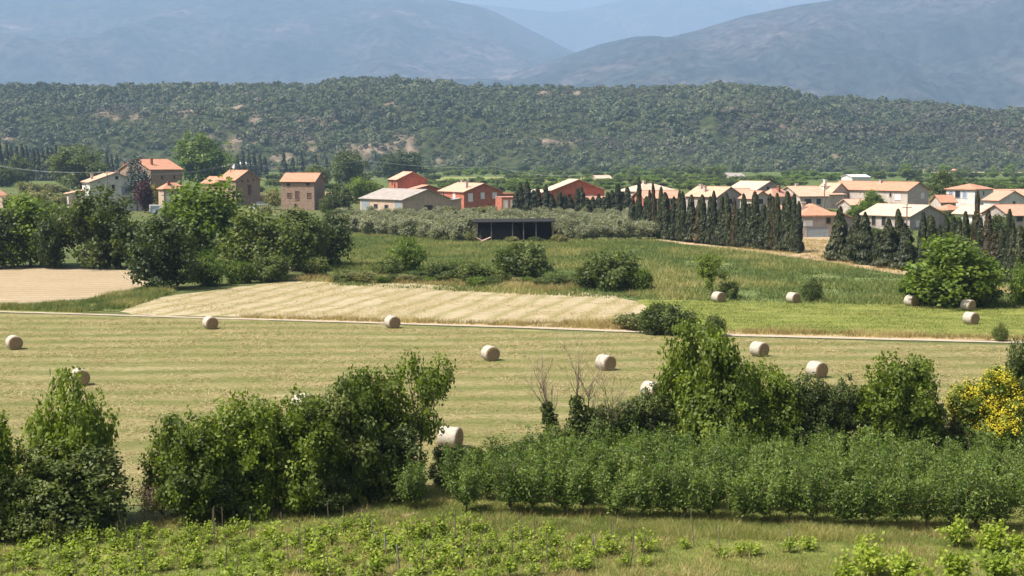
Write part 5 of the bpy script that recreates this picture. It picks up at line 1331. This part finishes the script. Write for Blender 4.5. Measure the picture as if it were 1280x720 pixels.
# ------------------------------------------------------------------ poles and lines
def upole(px, yb, yt, label):
    p = P(px, yb); s = SC(yb); h = (yb - yt) / s
    o = empty('utility_pole', p); tag(o, label, 'utility pole', 'utility poles of the village')
    b = MB(); b.tube([(0, 0, -.3), (0, 0, h)], [.17, .11], 8); b.build('pole', M['wood'], o)
    b = MB(); b.box((-.9, -.16, h - .75), (.9, -.113, h - .6)); b.build('crossarm', M['wood'], o)
    for k in (-.8, 0, .8):
        b = MB(); b.tube([(k, -.14, h - .597), (k, -.14, h - .4)], [.05, .035], 6); b.build('insulator', M['tin'], o)
    return p + Vector((0, 0, h - .4))
a1 = upole(135, 268, 213, 'wooden pole in front of the white house gable')
a2 = upole(289, 256, 204, 'wooden pole rising from the long stone house roof')
a3 = upole(456, 236, 199, 'pole in the fields left of the red tower house')
a0 = upole(-30, 246, 199, 'pole beyond the left picture edge')
a4 = upole(728, 246, 218, 'pole behind the red gabled house')
a5 = upole(1030, 268, 230, 'pole between the peach bungalow and the arched house')
a6 = upole(1133, 292, 255, 'pole in front of the cream-roofed house')
a7 = upole(620, 236, 207, 'pole in the fields behind the red arched house')
for (u, v, lab) in [(a0, a1, 'power line from the left edge to the white house pole'), (a1, a2, 'power line between the white house and the long stone house'), (a2, a3, 'power line sagging over the small stone house'), (a3, a7, 'power line over the red tower house'), (a7, a4, 'power line behind the red arched house')]:
    b = MB()
    for off in (-.8, .8):
        pts = []
        for k in range(15):
            t = k / 14; q = u.lerp(v, t) + Vector((off, -.14, -1.6 * 4 * t * (1 - t))); pts.append(q)
        b.tube(pts, [.022] * 15, 5)
    tag(b.build('power_line', M['wire']), lab, 'power line', 'power lines')

# ------------------------------------------------------------------ parked cars
def car(px, yb, rz, paint, label):
    o = empty('parked_car', P(px, yb), R(rz)); tag(o, label, 'car', 'parked cars')
    L_, W_ = 4.2, 1.72
    pr = [(-2.1, .35), (-2.12, .72), (-1.95, .86), (-1.15, .93), (1.45, .95), (2.02, .88), (2.1, .6), (2.08, .35)]
    b = MB(); m = len(pr)
    b.poly([(x, -W_ / 2, z) for x, z in pr] + [(x, W_ / 2, z) for x, z in pr], [tuple(range(m)), tuple(range(2 * m - 1, m - 1, -1))] + [(i, i + m, (i + 1) % m + m, (i + 1) % m) for i in range(m)])
    b.build('body', M[paint], o)
    b = MB(); b.poly([(-1.15, -.8, .933), (1.6, -.8, .953), (1.2, -.62, 1.40), (-.35, -.62, 1.40), (-1.15, .8, .933), (1.6, .8, .953), (1.2, .62, 1.40), (-.35, .62, 1.40)], [(0, 1, 2, 3), (7, 6, 5, 4), (0, 3, 7, 4), (1, 5, 6, 2), (3, 2, 6, 7)]); b.build('windows', M['glass'], o)
    b = MB(); b.box((-.4, -.63, 1.403), (1.24, .63, 1.45)); b.build('roof', M[paint], o)
    for x in (-1.3, 1.3):
        for y in (-.82, .82):
            b = MB(); b.tube([(x, y - .1, .32), (x, y + .1, .32)], [.32, .32], 16); wh = b.build('wheel', M['tyre'], o)
            b = MB(); b.tube([(x, y - .11, .32), (x, y + .11, .32)], [.18, .18], 12); b.build('rim', M['tin'], wh)
car(319, 262.5, 12, 'car_white', 'white car parked left of the small stone house, behind the trees')
car(326, 258.5, 170, 'car_silver', 'silver car parked behind the white one by the stone house')
car(1053, 257, 15, 'car_white', 'white car parked in front of the arched house')

# small white-framed trailer board beside the white house garden
def kiosk():
    o = empty('framed_shelter', P(194, 267), R(5)); tag(o, 'small white-framed box with blue sheet below the clipped cone tree', 'shelter')
    w_, h_ = 3.0, 2.3
    b = MB(); b.box((-w_ / 2, -.1, 0), (-w_ / 2 + .3, .9, h_)); b.box((w_ / 2 - .3, -.1, 0), (w_ / 2, .9, h_)); b.box((-w_ / 2 + .303, -.1, h_ - .3), (w_ / 2 - .303, .9, h_)); b.build('frame', M['shutter_white'], o)
    b = MB(); b.box((-w_ / 2 + .304, .1, .05), (w_ / 2 - .304, .2, h_ - .304)); b.build('panel', M['blue_sheet'], o)
kiosk()

# ------------------------------------------------------------------ haze
def haze():
    b = MB(); b.box((-15500, -700, -1.2), (15500, 18300, 1860))
    m, t, N, L = newmat('haze')
    v = N('ShaderNodeVolumePrincipled')
    v.inputs['Color'].default_value = (0.42, 0.61, 0.90, 1)
    v.inputs['Density'].default_value = 0.0001
    v.inputs['Density Attribute'].default_value = ''
    v.inputs['Color Attribute'].default_value = ''
    v.inputs['Temperature Attribute'].default_value = ''
    v.inputs['Anisotropy'].default_value = 0.0
    o = N('ShaderNodeOutputMaterial'); L(v.outputs[0], o.inputs['Volume'])
    tag(b.build('haze', m), 'pale blue summer haze over the plain and mountains', 'haze', None, 'stuff')
haze()
